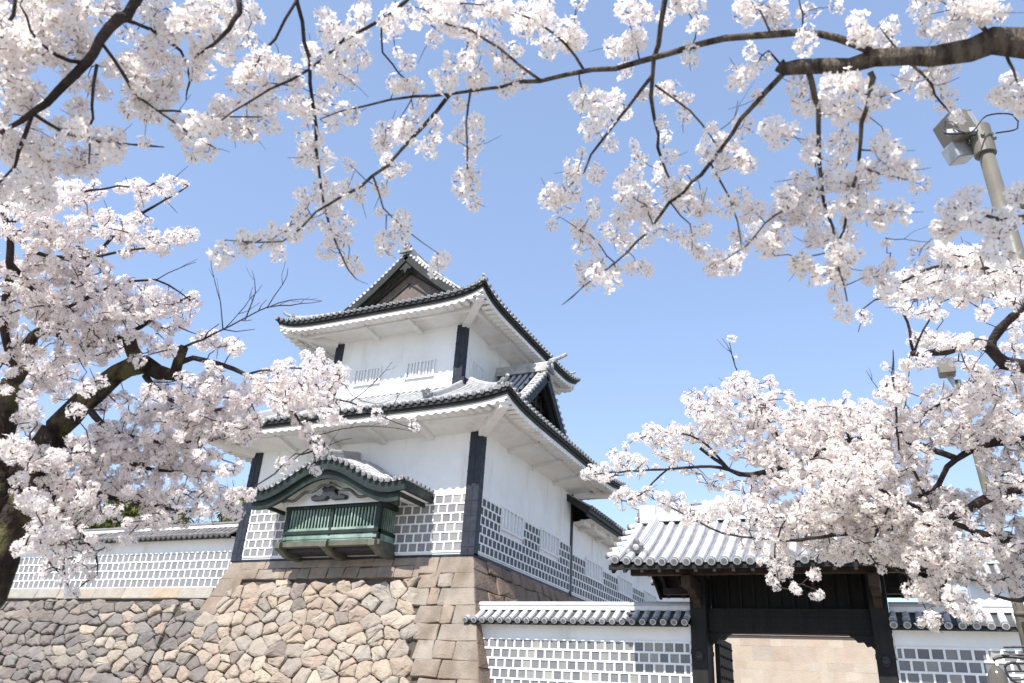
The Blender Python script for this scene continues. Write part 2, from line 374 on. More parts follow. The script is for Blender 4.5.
ramp = thing('stone_rampart', 'grey-brown rubble stone rampart under the long white wall at the left', 'stone rampart', (-40, 20, 0))
cb = MB(); zc = 4.80
hh = ZT - zc; cb.hexa([(-70, YF - K * ZT + e, 0), (UL - .02, YF - K * ZT + e, 0), (UL - .02, 22.5, 0), (-70, 22.5, 0), (-70, YF - K * hh + e, zc - .03), (xl(zc) , YF - K * hh + e, zc - .03), (xl(zc), 22.5, zc - .03), (-70, 22.5, zc - .03)])
cb.build('core', M['backing'], ramp)
rb = MB()
for p in voronoi(-52, UL, 0.9, 4.40, .68, .38, .3): stone(rb, p, FF, None, .014, .065, .14, 1 if random.random() < max(.12, min(.6, (p[0][0] + 27) / 8)) else 0, .46)
for p in voronoi(UL, xl(4.4) - .0, 3.95, 4.40, .6, .42, .2): stone(rb, p, FF, None, .012, .08, .14, 1 if random.random() < .6 else 0, .7)
rb.build('rubble_face', [M['stonegrey'], M['stone']], ramp)
cp = MB(); a = -52
while a < xl(4.6) - .05:
    l = min(random.uniform(.9, 2.2), xl(4.6) - a)
    stone(cp, rectpoly(a, a + l, 4.42, 4.79, .01), FF, None, .006, .015, .3, 0, .12, True); a += l
cp.box(-70, xl(4.8), YF - .2, 22.3, 4.6, 4.785)
cp.build('coping', M['cap'], ramp)

# ------------------------------------------------------------------ tile-and-plaster walls
def namako(parent, u0, u1, z0, z1, cw, F, m, skip=(), rows=None, edge_mul=1.0, name='tile_band'):
    """F(u, z, out) -> point. running-bond square tiles with raised plaster joints"""
    rows = rows or round((z1 - z0) / .28); ph = (z1 - z0) / rows; jw = .05
    tl = MB(); jt = MB()
    def quadbox(mb, a, b, c, d, o0, o1):
        b_ = .008
        P = [F(a, c, o0), F(b, c, o0), F(b, c, o1 - b_), F(a, c, o1 - b_), F(a, d, o0), F(b, d, o0), F(b, d, o1 - b_), F(a, d, o1 - b_)]
        Q = [F(a + b_, c + b_, o1), F(b - b_, c + b_, o1), F(b - b_, d - b_, o1), F(a + b_, d - b_, o1)]
        i = mb.add(P + Q, [(3, 2, 9, 8), (7, 11, 10, 6), (2, 6, 10, 9), (3, 8, 11, 7), (8, 9, 10, 11), (0, 1, 2, 3), (4, 7, 6, 5), (0, 3, 7, 4), (1, 5, 6, 2)])
    def spans(zm):
        S = [(u0, u1)]
        for (s0, s1, t0, t1) in skip:
            if t0 < zm < t1:
                S2 = []
                for a, b in S:
                    if s1 <= a or s0 >= b: S2.append((a, b))
                    else:
                        if s0 > a + .05: S2.append((a, s0))
                        if s1 < b - .05: S2.append((s1, b))
                S = S2
        return S
    for r_ in range(rows + 1):
        z = z0 + r_ * ph
        for a, b in spans(z - .01 if r_ == rows else z + .01): quadbox(jt, a, b, z - jw / 2, z + jw / 2, 0, .034)
    for r_ in range(rows):
        za, zb = z0 + r_ * ph, z0 + (r_ + 1) * ph; off = (.5 if r_ % 2 else 0) * cw
        for a, b in spans((za + zb) / 2):
            n0 = math.ceil((a - off - u0) / cw + .12); x = a; cuts = [a]
            c = u0 + off + n0 * cw
            while c < b - .06: 
                if c > a + .06: cuts.append(c)
                c += cw
            cuts.append(b)
            for i in range(len(cuts) - 1):
                j_ = random.uniform(-.006, .006)
                quadbox(tl, cuts[i] + jw / 2 - .01, cuts[i + 1] - jw / 2 + .01, za + jw / 2 - .01, zb - jw / 2 + .01, .002, .012 + j_ * .3)
            for i, c in enumerate(cuts): 
                quadbox(jt, c - jw / 2 + random.uniform(-.004, .004), c + jw / 2 + random.uniform(-.004, .004), za + jw / 2 - .004, zb - jw / 2 + .004, 0, .031)
    t_ = tl.build(name, m, parent); jt.build('joints', M['joint'], t_)
    return t_
def Ffront(Y): return lambda u, z, o=0: (u, Y - o, z)
def Fright(X): return lambda u, z, o=0: (X + o, u, z)

# ------------------------------------------------------------------ roofs
def capwall(name, label, x0, x1, y0, y1, zb, zw, zr, tm, pm, wallm, over=.34, rows=None, band=None, cw=.28, parts=None, tilem=None):
    """plaster wall running along x, tiled coping with a plastered ridge"""
    t = thing(name, label, 'wall', ((x0 + x1) / 2, y0, zb))
    mb = MB(); mb.box(x0, x1, y0, y1, zb, zw); mb.build('wall_panel', wallm, t)
    yc = (y0 + y1) / 2; ze = zw + .03; rf = MB()
    for sgn, ye in ((-1, y0 - over), (1, y1 + over)):
        def zz(y): return ze + (zr - ze) * (1 - abs(y - yc) / abs(ye - yc)) ** 1.12
        ys = [ye + (yc - ye) * k / 5 for k in range(6)]
        rf.grid([[(x, y, zz(y)) for y in ys] for x in (x0, x1)], 1)
        n = int((x1 - x0) / .255); 
        for k in range(n + 1):
            x = x0 + .06 + (x1 - x0 - .12) * k / n + random.uniform(-.006, .006)
            rf.roll([(x, y, zz(y) + .012) for y in ys[:-1]], (0, sgn * .5, 1), .083, 0, True, .30)
        rf.box(x0, x1, min(ye - sgn * .04, ye - sgn * .10), max(ye - sgn * .04, ye - sgn * .10), ze - .085, ze - .012, 2)
    rf.grid([[(x, y, zw + .012) for y in (y0 - over + .06, y1 + over - .06)] for x in (x0, x1)], 3)
    ro = rf.build('tiled_coping', [tm, pm, M['fascia'], M['soffit']], t)
    rd = MB(); rd.bbox(x0, x1, yc - .13, yc + .13, zr - .03, zr + .09, .01, 0)
    rd.sweep([(x0, yc, zr + .09), (x1, yc, zr + .09)], [(.15, 0), (.15, .03), (.10, .09), (0, .115), (-.10, .09), (-.15, .03), (-.15, 0)], mi=1)
    rd.build('ridge', [M['joint'], tm], ro)
    if band:
        namako(t, x0 + .02, x1 - .02, band[0], band[1], cw, Ffront(y0), tilem or M['namako'], rows=rows)
    return t
capwall('plaster_wall', 'long low white wall with a pale tile band on the left rampart', -52, -20.35, 20.35, 20.85, 4.79, 6.52, 6.98, M['darktile'], M['pan'], M['plaster'], .38, 4, (4.88, 6.08), .30, tilem=M['namako_left'])
w1 = capwall('plaster_wall', 'white wall with tiled coping between the turret corner and the gate', -10.62, -4.56, 19.70, 20.20, 0, 3.78, 4.17, M['tilegate'], M['pan'], M['plaster'], .34, 14, (.0, 3.40), .25)
w2 = capwall('plaster_wall', 'white wall with grey tile band to the right of the gate', -.16, 9.5, 19.70, 20.20, 0, 3.78, 4.17, M['tilegate'], M['pan'], M['plaster'], .34, 14, (.0, 3.40), .263)

class Hip:
    """hipped or skirt roof over a rectangle: height, eaves, rolls, fascia, soffit"""
    def __init__(s, x0, x1, y0, y1, z0, a, b, lift, inner=None):
        s.x0, s.x1, s.y0, s.y1, s.z0, s.a, s.b, s.lift, s.inner = x0, x1, y0, y1, z0, a, b, lift, inner
        s.xc, s.yc, s.hx, s.hy = (x0 + x1) / 2, (y0 + y1) / 2, (x1 - x0) / 2, (y1 - y0) / 2
    def up(s, x, y):
        u = min(1, abs(x - s.xc) / s.hx); v = min(1, abs(y - s.yc) / s.hy); return s.lift * (u ** 7) * (v ** 7)
    def z(s, x, y, d): return s.z0 + s.a * d + s.b * d * d + s.up(x, y)
    def side(s, k):
        """k: 0 front 1 right 2 back 3 left -> (t range, point(t, d), limit(t), normal)"""
        if k == 0: return s.x0, s.x1, (lambda t, d: (t, s.y0 + d)), (lambda t: min(t - s.x0, s.x1 - t)), (0, -.55, 1)
        if k == 2: return s.x0, s.x1, (lambda t, d: (t, s.y1 - d)), (lambda t: min(t - s.x0, s.x1 - t)), (0, .55, 1)
        if k == 1: return s.y0, s.y1, (lambda t, d: (s.x1 - d, t)), (lambda t: min(t - s.y0, s.y1 - t)), (.55, 0, 1)
        return s.y0, s.y1, (lambda t, d: (s.x0 + d, t)), (lambda t: min(t - s.y0, s.y1 - t)), (-.55, 0, 1)
    def cover(s, mb, k, dmax, sp=.27, r=.073, cut=None, lim=None):
        t0, t1, P, L, n = s.side(k); L = lim or L
        N_ = 60; ts = [t0 + (t1 - t0) * i / N_ for i in range(N_ + 1)]; G = []
        for t in ts:
            D = max(0, min(dmax, L(t))); G.append([(*P(t, D * j / 8), s.z(*P(t, D * j / 8), D * j / 8)) for j in range(9)])
        mb.grid(G, 1)
        n_ = round((t1 - t0) / sp)
        for i in range(n_ + 1):
            t = t0 + .07 + (t1 - t0 - .14) * i / n_; D = min(dmax, L(t)) - .02
            if D < .12: D = .12
            ds = [D * j / 8 for j in range(9)]
            segs = [ds] if cut is None else cut(t, ds)
            for sg in segs:
                if len(sg) > 1: mb.roll([(*P(t, d), s.z(*P(t, d), d) + .015) for d in sg], n, r, 0, sg[0] == 0)
    def rim(s, n=24):
        """perimeter points as (x, y, lift), corner to corner, closed"""
        R_ = []
        for k in range(n): R_.append((s.x0 + (s.x1 - s.x0) * k / n, s.y0))
        for k in range(n): R_.append((s.x1, s.y0 + (s.y1 - s.y0) * k / n))
        for k in range(n): R_.append((s.x1 - (s.x1 - s.x0) * k / n, s.y1))
        for k in range(n): R_.append((s.x0, s.y1 - (s.y1 - s.y0) * k / n))
        return R_
    def edge(s, parent, wall, zwall, fh=.20, plh=.13, name='eave'):
        """dark fascia, plaster rim with rafter lumps, plaster soffit sloping to the wall top"""
        R_ = s.rim(); N_ = len(R_)
        def off(x, y, d): return (x - math.copysign(min(d, abs(x - s.xc)), x - s.xc) * (1 if abs(abs(x - s.xc) - s.hx) < 1e-6 else 0), y - math.copysign(d, y - s.yc) * (1 if abs(abs(y - s.yc) - s.hy) < 1e-6 else 0))
        def ring(d, dz): 
            o_ = []
            for (x, y) in R_:
                # inset rectangle keeps proportions
                fx = (s.hx - d) / s.hx; fy = (s.hy - d) / s.hy
                o_.append((s.xc + (x - s.xc) * fx, s.yc + (y - s.yc) * fy, s.z0 + s.up(x, y) + dz))
            return o_
        def band(mb, A, B, mi):
            for i in range(N_): j = (i + 1) % N_; mb.add([A[i], A[j], B[j], B[i]], [(0, 1, 2, 3)], mi)
        fm = MB(); band(fm, ring(.03, -.02), ring(.03, -.02 - fh * .5), 0); band(fm, ring(.03, -.02 - fh * .5), ring(.09, -.02 - fh * .5), 0); band(fm, ring(.09, -.02 - fh * .5), ring(.09, -.02 - fh), 0)
        band(fm, ring(.09, -.02 - fh), ring(.20, -.02 - fh), 0); band(fm, ring(.03, -.02), ring(.25, .03), 0)
        f_ = fm.build(name + '_fascia', M['fascia'], parent)
        sm = MB(); zb = -.02 - fh
        band(sm, ring(.14, zb), ring(.14, zb - plh), 0); band(sm, ring(.14, zb - plh), ring(.52, zb - plh + .02), 0); band(sm, ring(.52, zb - plh + .02), ring(.52, zb - .03), 0)
        wx0, wx1, wy0, wy1 = wall
        inner = []
        for (x, y) in R_: 
            u = (x - s.xc) / s.hx; v = (y - s.yc) / s.hy
            inner.append(((wx0 + wx1) / 2 + u * (wx1 - wx0) / 2, (wy0 + wy1) / 2 + v * (wy1 - wy0) / 2, zwall))
        band(sm, ring(.52, zb - .03), inner, 0)
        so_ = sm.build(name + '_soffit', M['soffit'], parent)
        # plastered rafter lumps under the rim
        lm = MB()
        for k in range(4):
            t0, t1, P, L, n = s.side(k); cnt = round((t1 - t0) / .30)
            for i in range(cnt):
                t = t0 + .3 + (t1 - t0 - .6) * i / (cnt - 1); x, y = P(t, .13); x2, y2 = P(t, .50)
                z_ = s.z0 + s.up(*P(t, 0)) + zb - plh
                a_ = Vector((x, y, z_)); b_ = Vector((x2, y2, z_ + .012)); lm.sweep([a_, b_], [(.10, .02), (.085, -.02), (.045, -.045), (-.045, -.045), (-.085, -.02), (-.10, .02)])
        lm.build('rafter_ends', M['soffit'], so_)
        # brackets
        bm_ = MB()
        for k in range(4):
            t0, t1, P, L, n = s.side(k); 
            w0, w1 = (wx0, wx1) if k in (0, 2) else (wy0, wy1)
            cnt = max(2, round((w1 - w0) / 1.75)); ov = (wy0 - s.y0) if k == 0 else (s.y1 - wy1) if k == 2 else (s.x1 - wx1) if k == 1 else (wx0 - s.x0)
            for i in range(1, cnt):
                t = w0 + (w1 - w0) * i / cnt; x, y = P(t, .62); x2, y2 = P(t, ov); zz = s.z0 + zb - .06
                bm_.beam((x, y, zz), (x2, y2, zwall - .03), .20, .20)
            # longitudinal beam
            pa = P(w0 - ov + .75, .80); pb = P(w1 + ov - .75, .80); zz = s.z0 + zb - .02; bm_.beam((*pa, zz), (*pb, zz), .16, .18)
        for cx, cy, wx, wy in ((s.x1, s.y0, wx1, wy0), (s.x0, s.y0, wx0, wy0), (s.x1, s.y1, wx1, wy1), (s.x0, s.y1, wx0, wy1)):
            ax = cx - math.copysign(.28, cx - s.xc); ay = cy - math.copysign(.28, cy - s.yc)
            bm_.beam((ax, ay, s.z0 + s.lift * .62 + zb - plh - .03), (wx, wy, zwall - .05), .26, .24)
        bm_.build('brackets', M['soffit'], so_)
    def hipridge(s, parent, sx, sy, d0, d1, mirror=1, tip=True):
        """tiled hip ridge from near the eave corner (inset d0) up to inset d1, with demon tile and horn"""
        mb = MB(); cx = s.x1 if sx > 0 else s.x0; cy = s.y1 if sy > 0 else s.y0; pts = []
        for i in range(9):
            d = d0 + (d1 - d0) * i / 8; x = cx - sx * d; y = cy - sy * d; pts.append(Vector((x, y, s.z(x, y, d) + .03)))
        ridge(mb, pts, .15, .17)
        mb.build('hip_ridge', [M['tile'], M['joint']], parent)
def ridge(mb, pts, wd, ht, ornament=True, horn=True, k=1.0):
    """stacked ridge tiles with a round crown row, demon tile at pts[0] and an upturned horn"""
    pts = [Vector(p) for p in pts]
    mb.sweep(pts, [(wd, -.03), (wd, ht * .30), (wd * .8, ht * .33), (wd * .8, ht * .62), (wd * .66, ht * .65), (wd * .66, ht), (-wd * .66, ht), (-wd * .66, ht * .65), (-wd * .8, ht * .62), (-wd * .8, ht * .33), (-wd, ht * .30), (-wd, -.03)], mi=0)
    mb.sweep([p + Vector((0, 0, ht)) for p in pts], [(wd * .62, 0), (wd * .45, .07), (0, .10), (-wd * .45, .07), (-wd * .62, 0)], mi=0)
    # round end tiles along both flanks
    t = (pts[0] - pts[1]).normalized(); sv = t.cross(Vector((0, 0, 1))).normalized(); up = sv.cross(t).normalized()
    if up.z < 0: up = -up
    if ornament:
        p = pts[0] + t * .02
        out = [(-.22, -.04), (-.25, .06), (-.17, .10), (-.19, .20), (-.10, .24), (-.07, .34), (0, .39), (.07, .34), (.10, .24), (.19, .20), (.17, .10), (.25, .06), (.22, -.04)]
        n = len(out); vs = [p + sv * (u * k) + up * (v * k) for u, v in out] + [p + t * .09 + sv * (u * k * .9) + up * (v * k * .9) for u, v in out]
        mb.add(vs, [tuple(range(n))[::-1], tuple(range(n, 2 * n))] + [(i, (i + 1) % n, n + (i + 1) % n, n + i) for i in range(n)], 9)
        c = p + t * .10 + up * .15 * k; mb.tube([c, c + t * .05], [.09 * k, .055 * k], 8)
        for sg in (-1, 1):
            c2 = p + t * .03 + sv * sg * .23 * k + up * .02; mb.tube([c2, c2 + t * .08], .055 * k, 8)
    if horn:
        p = pts[0] + up * (ht + .03); q = [p - t * .1, p + t * .12 + up * .04, p + t * .28 + up * .11, p + t * .40 + up * .22]
        mb.tube(q, [.062, .058, .052, .055], 7)

LOW = Hip(-21.45, -9.18, 18.33, 29.1, 9.90, .45, .046, .22)
UPP = Hip(-20.2, -11.12, 19.8, 28.9, 14.50, .43, .065, .34)
WL = (XL, XR, YF, YB); WU = (-18.3, -12.65, 21.4, 27.3)
tw = thing('castle_turret', 'tall white two-tiered castle turret with grey tiled roofs on the stone base', 'castle turret', (-15.4, 20, ZT))
wl = MB(); wl.box(XL, XR, YF, YB, ZT, 9.45); wl.build('lower_wall', M['plaster'], tw)
wu = MB(); wu.box(*WU, 10.6, 14.16); wu.build('upper_wall', M['plaster'], tw)
sill = MB(); sill.box(XL - .03, XR + .03, YF - .03, YF - .001, ZT - .02, ZT + .05); sill.box(XR + .001, XR + .05, YF - .03, YB, ZT - .02, ZT + .07); sill.build('base_board', M['post'], tw)
F1 = Ffront(YF)
# front bands either side of the oriel
namako(tw, XL + .42, -17.1, ZT + .13, 7.48, .31, F1, M['namako_pale'], rows=6)
namako(tw, -13.7, XR - .36, ZT + .13, 7.48, .31, F1, M['namako_pale'], rows=6)
WS = [(21.62, 23.25, 6.76, 7.50), (24.72, 26.38, 6.76, 7.50)]
namako(tw, YF + .14, YB - .16, ZT + .16, 7.42, .285, Fright(XR), M['namako_shade'], skip=[(a, b, c - .02, 9) for a, b, c, d in WS], rows=6)
def barwin(parent, u0, u1, z0, z1, F, n, m=None, lab=None):
    fr = MB()
    def qb(mb, a, b, c, d, o0, o1): mb.hexa([F(a, c, o0), F(b, c, o0), F(b, c, o1), F(a, c, o1), F(a, d, o0), F(b, d, o0), F(b, d, o1), F(a, d, o1)])
    for a, b, c, d in ((u0, u1, z0, z0 + .06), (u0, u1, z1 - .06, z1), (u0, u0 + .07, z0 + .06, z1 - .06), (u1 - .07, u1, z0 + .06, z1 - .06), ((u0 + u1) / 2 - .04, (u0 + u1) / 2 + .04, z0 + .06, z1 - .06)): qb(fr, a, b, c, d, .001, .075)
    w_ = fr.build('window', m or M['joint'], parent)
    for half in (0, 1):
        br = MB()
        a = u0 + .07 if half == 0 else (u0 + u1) / 2 + .04; b = (u0 + u1) / 2 - .04 if half == 0 else u1 - .07
        for i in range(n): c = a + (b - a) * (i + 1) / (n + 1); qb(br, c - .035, c + .035, z0 + .06, z1 - .06, .003, .06)
        br.build('bars', m or M['joint'], w_)
    return w_
for a, b, c, d in WS: barwin(tw, a, b, c, d, Fright(XR), 2)
barwin(tw, -17.25, -16.05, 12.22, 12.9, Ffront(21.4), 3); barwin(tw, -14.95, -13.75, 12.22, 12.9, Ffront(21.4), 3)
barwin(tw, 21.95, 22.95, 12.2, 13.0, Fright(-12.65), 3)
# corner posts
def cpost(x, y, z0, z1, wx=.40, wy=.22, sx=1):
    mb = MB(); a = x - wx if sx > 0 else x - .05; b = x + .05 if sx > 0 else x + wx
    mb.bbox(a, b, y - .05, y + wy, z0, z1, .012)
    for k in range(int((z1 - z0) / .45)):   # stud heads and plank laps
        z = z0 + .25 + k * .45; mb.box(a - .004, b + .004, y - .058, y + wy, z, z + .025)
    mb.box((a + b) / 2 - .015, (a + b) / 2 + .015, y - .062, y, z0, z1)
    mb.build('corner_post', M['post'], tw)
cpost(XR, YF, ZT, 9.42); cpost(XL, YF, ZT, 9.42, sx=-1); cpost(-12.65, 21.4, 11.3, 14.12, .32); cpost(-18.3, 21.4, 11.3, 14.12, .32, sx=-1)
pb = MB(); pb.bbox(XR - .1, XR + .05, YB - .16, YB + .02, ZT, 9.42); pb.build('corner_post', M['post'], tw)
# lower skirt roof
LOW.edge(tw, WL, 9.42, name='lower_eave')
rf = MB(); fd = 21.4 - 18.33
DC, DH, DX, DZ = 24.1, 2.35, -10.55, 13.12        # dormer: centre y, half width, front x, apex z
def dorz(y): q = abs(y - DC) / DH; return DZ - (DZ - 10.95) * (q * 1.12 - .12 * q * q) if q <= 1.001 else -9
def cutd(t, ds):
    P = LOW.side(1)[2]; keep = [d for d in ds if not (dorz(P(t, d)[1]) > LOW.z(*P(t, d), d) + .05 and P(t, d)[0] < DX)]
    return [keep]
LOW.cover(rf, 0, fd); LOW.cover(rf, 1, 3.47, cut=cutd); LOW.cover(rf, 2, 2.2); LOW.cover(rf, 3, 3.3)
lr = rf.build('lower_roof', [M['tile'], M['pan']], tw)
for sx, sy in ((1, -1), (-1, -1), (1, 1), (-1, 1)): LOW.hipridge(lr, sx, sy, .55, 2.15 if sy > 0 else 3.05)
# small descending ridge on the front skirt, ends beside the post foot
mb = MB(); pts = [Vector((-12.5 , 18.33 + d, LOW.z(-12.5, 18.33 + d, d) + .03)) for d in (1.0, 1.5, 2.1, 3.0)]; ridge(mb, pts, .12, .12); mb.build('descending_ridge', [M['tile'], M['joint']], lr)
mb = MB(); pts = [Vector((-18.4 , 18.33 + d, LOW.z(-18.4, 18.33 + d, d) + .03)) for d in (1.0, 1.5, 2.1, 3.0)]; ridge(mb, pts, .12, .12); mb.build('descending_ridge', [M['tile'], M['joint']], lr)
# flashing course where the skirt meets the upper wall
mb = MB(); mb.bbox(-18.6, -12.35, 21.2, 21.42, 11.50, 11.66); mb.bbox(-12.66, -12.40, 21.2, 27.1, 11.6, 11.98); mb.build('flashing', M['post'], tw)
# dormer gable on the right skirt
dm = MB()
for sg in (-1, 1):
    ys = [DC + sg * DH * k / 10 for k in range(11)]
    dm.grid([[(x, y, dorz(y)) for y in ys] for x in (-12.66, DX + .02)], 1)
    n = 8
    for i in range(n + 1):
        x = DX - .06 - (2.0) * i / n
        pr_ = [(x, y, dorz(y) + .015) for y in ys[::-1] if dorz(y) > LOW.z(x, y, -9.18 - x) - .03]
        if len(pr_) > 1: dm.roll(pr_, (0, sg * .8, 1), .07, 0, True)
    # rake tiles facing out
    for k in range(12):
        y = DC + sg * DH * (k + .5) / 12; dm.tube([(DX - .2, y, dorz(y) + .06), (DX + .07, y, dorz(y) + .06)], .07, 8, 0)
    rk = [(DX - .02, y, dorz(y) - .17) for y in ys]; dm.sweep(rk, [(.05, -.17), (.05, .16), (-.05, .16), (-.05, -.17)], mi=2)
    rk = [(DX - .18, y, dorz(y) - .30) for y in ys[:10]]; dm.sweep(rk, [(.06, -.14), (.06, .16), (-.06, .16), (-.06, -.14)], mi=2)
dm.add([(DX - .5, DC - DH, 10.9), (DX - .5, DC + DH, 10.9), (DX - .5, DC, DZ - .1)], [(0, 1, 2)], 3)
for k in range(1, 5): z = 11.1 + k * .38; hw = DH * (DZ - z) / (DZ - 10.9) ; dm.box(DX - .5, DX - .44, DC - hw, DC + hw, z, z + .10, 2)
for y in (-.5, 0, .5): dm.box(DX - .5, DX - .42, DC + y - .06, DC + y + .06, 10.9, DZ - .35 - abs(y) * .9, 2)
dd = dm.build('side_gable', [M['tile'], M['pan'], M['fascia'], M['wood']], tw)
mb = MB(); ridge(mb, [Vector((x, DC, DZ + .02)) for x in (DX + .05, -11.2, -12, -12.68)], .19, .30, k=1.3)
mb.tube([(DX + .1, DC, DZ + .45), (DX + .45, DC, DZ + .50), (DX + .75, DC, DZ + .62)], .07, 8); mb.build('gable_ridge', [M['tile'], M['joint']], dd)
# upper roof: hip and gable, gable to the front
UPP.edge(tw, WU, 14.16, name='upper_eave')
uf = MB(); GY0, GY1 = 21.45, 27.2; hxm = (UPP.x1 - UPP.x0) / 2
UPP.cover(uf, 0, GY0 + .35 - 19.8); UPP.cover(uf, 2, 28.9 - GY1 + .35)
dg = GY0 - 19.8
def limside(t):
    a = min(t - UPP.y0, UPP.y1 - t); return hxm if GY0 <= t <= GY1 else a
for k in (1, 3): UPP.cover(uf, k, hxm, lim=limside)
up_ = uf.build('upper_roof', [M['tile'], M['pan']], tw)
for sx, sy in ((1, -1), (-1, -1), (1, 1), (-1, 1)): UPP.hipridge(up_, sx, sy, .5, 1.75)
ZR = UPP.z(UPP.xc, 24, hxm)
mb = MB(); ridge(mb, [Vector((UPP.xc, y, ZR + .02)) for y in (GY0 - .08, 22.5, 24, 25.5, GY1 + .08)], .20, .26, k=1.25)
mb.build('main_ridge', [M['tile'], M['joint']], up_)
for yy, sy in ((GY0, -1), (GY1, 1)):
    gb = MB()
    for sx in (-1, 1):
        pr_ = [];
        for i in range(12):
            d = 2.1 + (hxm - 2.1) * i / 11; x = (UPP.x1 - d) if sx > 0 else (UPP.x0 + d); pr_.append((x, UPP.z(x, yy, d)))
        gb.sweep([(x, yy - sy * -.03, z - .13) for x, z in pr_], [(.045, -.16), (.045, .13), (-.045, .13), (-.045, -.16)], mi=1)
        gb.sweep([(x, yy - sy * .10, z - .27) for x, z in pr_], [(.045, -.12), (.045, .13), (-.045, .13), (-.045, -.12)], mi=1)
        for i in range(16):
            d = 2.1 + (hxm - 2.1) * (i + .5) / 16; x = (UPP.x1 - d) if sx > 0 else (UPP.x0 + d); z = UPP.z(x, yy, d)
            gb.tube([(x, yy - sy * .28, z + .07), (x, yy + sy * .09, z + .07)], .07, 8, 0)
        # descending ridge just inside the rake
        pts = []
        for i in range(8):
            d = .95 + (hxm - .95) * i / 7; x = (UPP.x1 - d) if sx > 0 else (UPP.x0 + d); pts.append(Vector((x, yy - sy * .42, UPP.z(x, yy, d) + .03)))
        ridge(gb, pts, .13, .14)
    yb = yy - sy * .42; zb_ = UPP.z(UPP.xc, 20.5, 1.85)
    gb.add([(UPP.xc - 2.35, yb, zb_), (UPP.xc + 2.35, yb, zb_), (UPP.xc, yb, ZR - .25)], [(0, 1, 2)], 2)
    # moulding lines in the gable and pendant
    for q in (.55, .8):
        for sx in (-1, 1): gb.beam((UPP.xc + sx * 2.6 * q, yb + sy * .03, zb_ + .05), (UPP.xc, yb + sy * .03, zb_ + .05 + (ZR - .35 - zb_) * q), .05, .05, (0, 1, 0), 1)
    out = [(-.28, .0), (-.34, -.16), (-.20, -.24), (-.10, -.20), (0, -.42), (.10, -.20), (.20, -.24), (.34, -.16), (.28, 0), (.1, .2), (-.1, .2)]
    n = len(out); yq = yy + sy * .02; gb.add([(UPP.xc + u, yq, ZR - .50 + v) for u, v in out] + [(UPP.xc + u, yq - sy * .06, ZR - .50 + v) for u, v in out], [tuple(range(n)), tuple(range(n, 2 * n))[::-1]] + [(i, (i + 1) % n, n + (i + 1) % n, n + i) for i in range(n)], 1)
    gb.build('gable', [M['tile'], M['fascia'], mat('brown_gable_boards', (.10, .075, .065), .7, (.16, .125, .11), 4, .1, 20, stretch=(4, 1, 1))], tw)

# ------------------------------------------------------------------ oriel (hanging bay) of the front wall
OX, OY = -15.4, 19.1; ox0, ox1 = -17.2, -13.62
orl = MB(); orl.box(ox0 + .12, ox1 - .12, OY + .34, 20 - .001, 6.0, 7.15); orl.box(ox0 + .06, ox1 - .06, OY + .12, 20 - .002, 5.74, 6.0); ob = orl.build('oriel_bay', M['iron'], tw)  # upper box is painted black as the dark interior behind the lattice
fr = MB()
fr.bbox(ox0 - .04, ox1 + .04, OY - .06, 20, 7.02, 7.20); fr.bbox(ox0 - .02, ox1 + .02, OY - .05, 20 - .002, 6.22, 6.34)
for x in (ox0 + .07, ox1 - .07): fr.bbox(x - .09, x + .09, OY - .03, OY + .14, 6.03, 7.03)
fr.bbox(OX - .05, OX + .05, OY - .03, OY + .09, 6.0, 7.02)
fr.build('frame', M['copper_dark'], ob)
lt = MB(); n = 27
for i in range(n):
    x = ox0 + .2 + (ox1 - ox0 - .4) * i / (n - 1)
    if abs(x - OX) > .07: lt.bbox(x - .024, x + .024, OY, OY + .06, 6.34, 7.02, .006)
lt.bbox(ox0 + .1, ox1 - .1, OY - .02, OY + .08, 6.34, 6.42, .006)
for i in range(7): y = OY + .2 + i * .11; lt.bbox(ox1 - .09, ox1 - .03, y - .022, y + .022, 6.34, 7.02, .006); lt.bbox(ox0 + .03, ox0 + .09, y - .022, y + .022, 6.34, 7.02, .006)
lt.build('lattice', M['copper'], ob)
pn = MB(); pn.bbox(ox0 - .01, ox1 + .01, OY - .015, 19.99, 6.02, 6.22, .01); pn.bbox(ox0 + .02, ox1 - .02, OY - .035, OY, 6.07, 6.17, .01)
pn.build('lower_panel', M['copper'], ob)
bk = MB(); bk.bbox(ox0 - .16, ox1 + .16, OY - .10, OY + .12, 5.84, 6.00, .015)
for x in (ox0 + .02, OX, ox1 - .02):
    vs = []
    for xx in (x - .11, x + .11): vs += [(xx, OY - .24, 5.98), (xx, OY - .24, 5.80), (xx, OY - .02, 5.72), (xx, OY + .25, 5.60), (xx, 20.05, 5.58), (xx, 20.05, 5.98)]
    bk.add(vs, [(0, 1, 2, 3, 4, 5), (11, 10, 9, 8, 7, 6)] + [(i, (i + 1) % 6, 6 + (i + 1) % 6, 6 + i) for i in range(6)])
bk.build('support_beams', M['copper_brown'], ob)
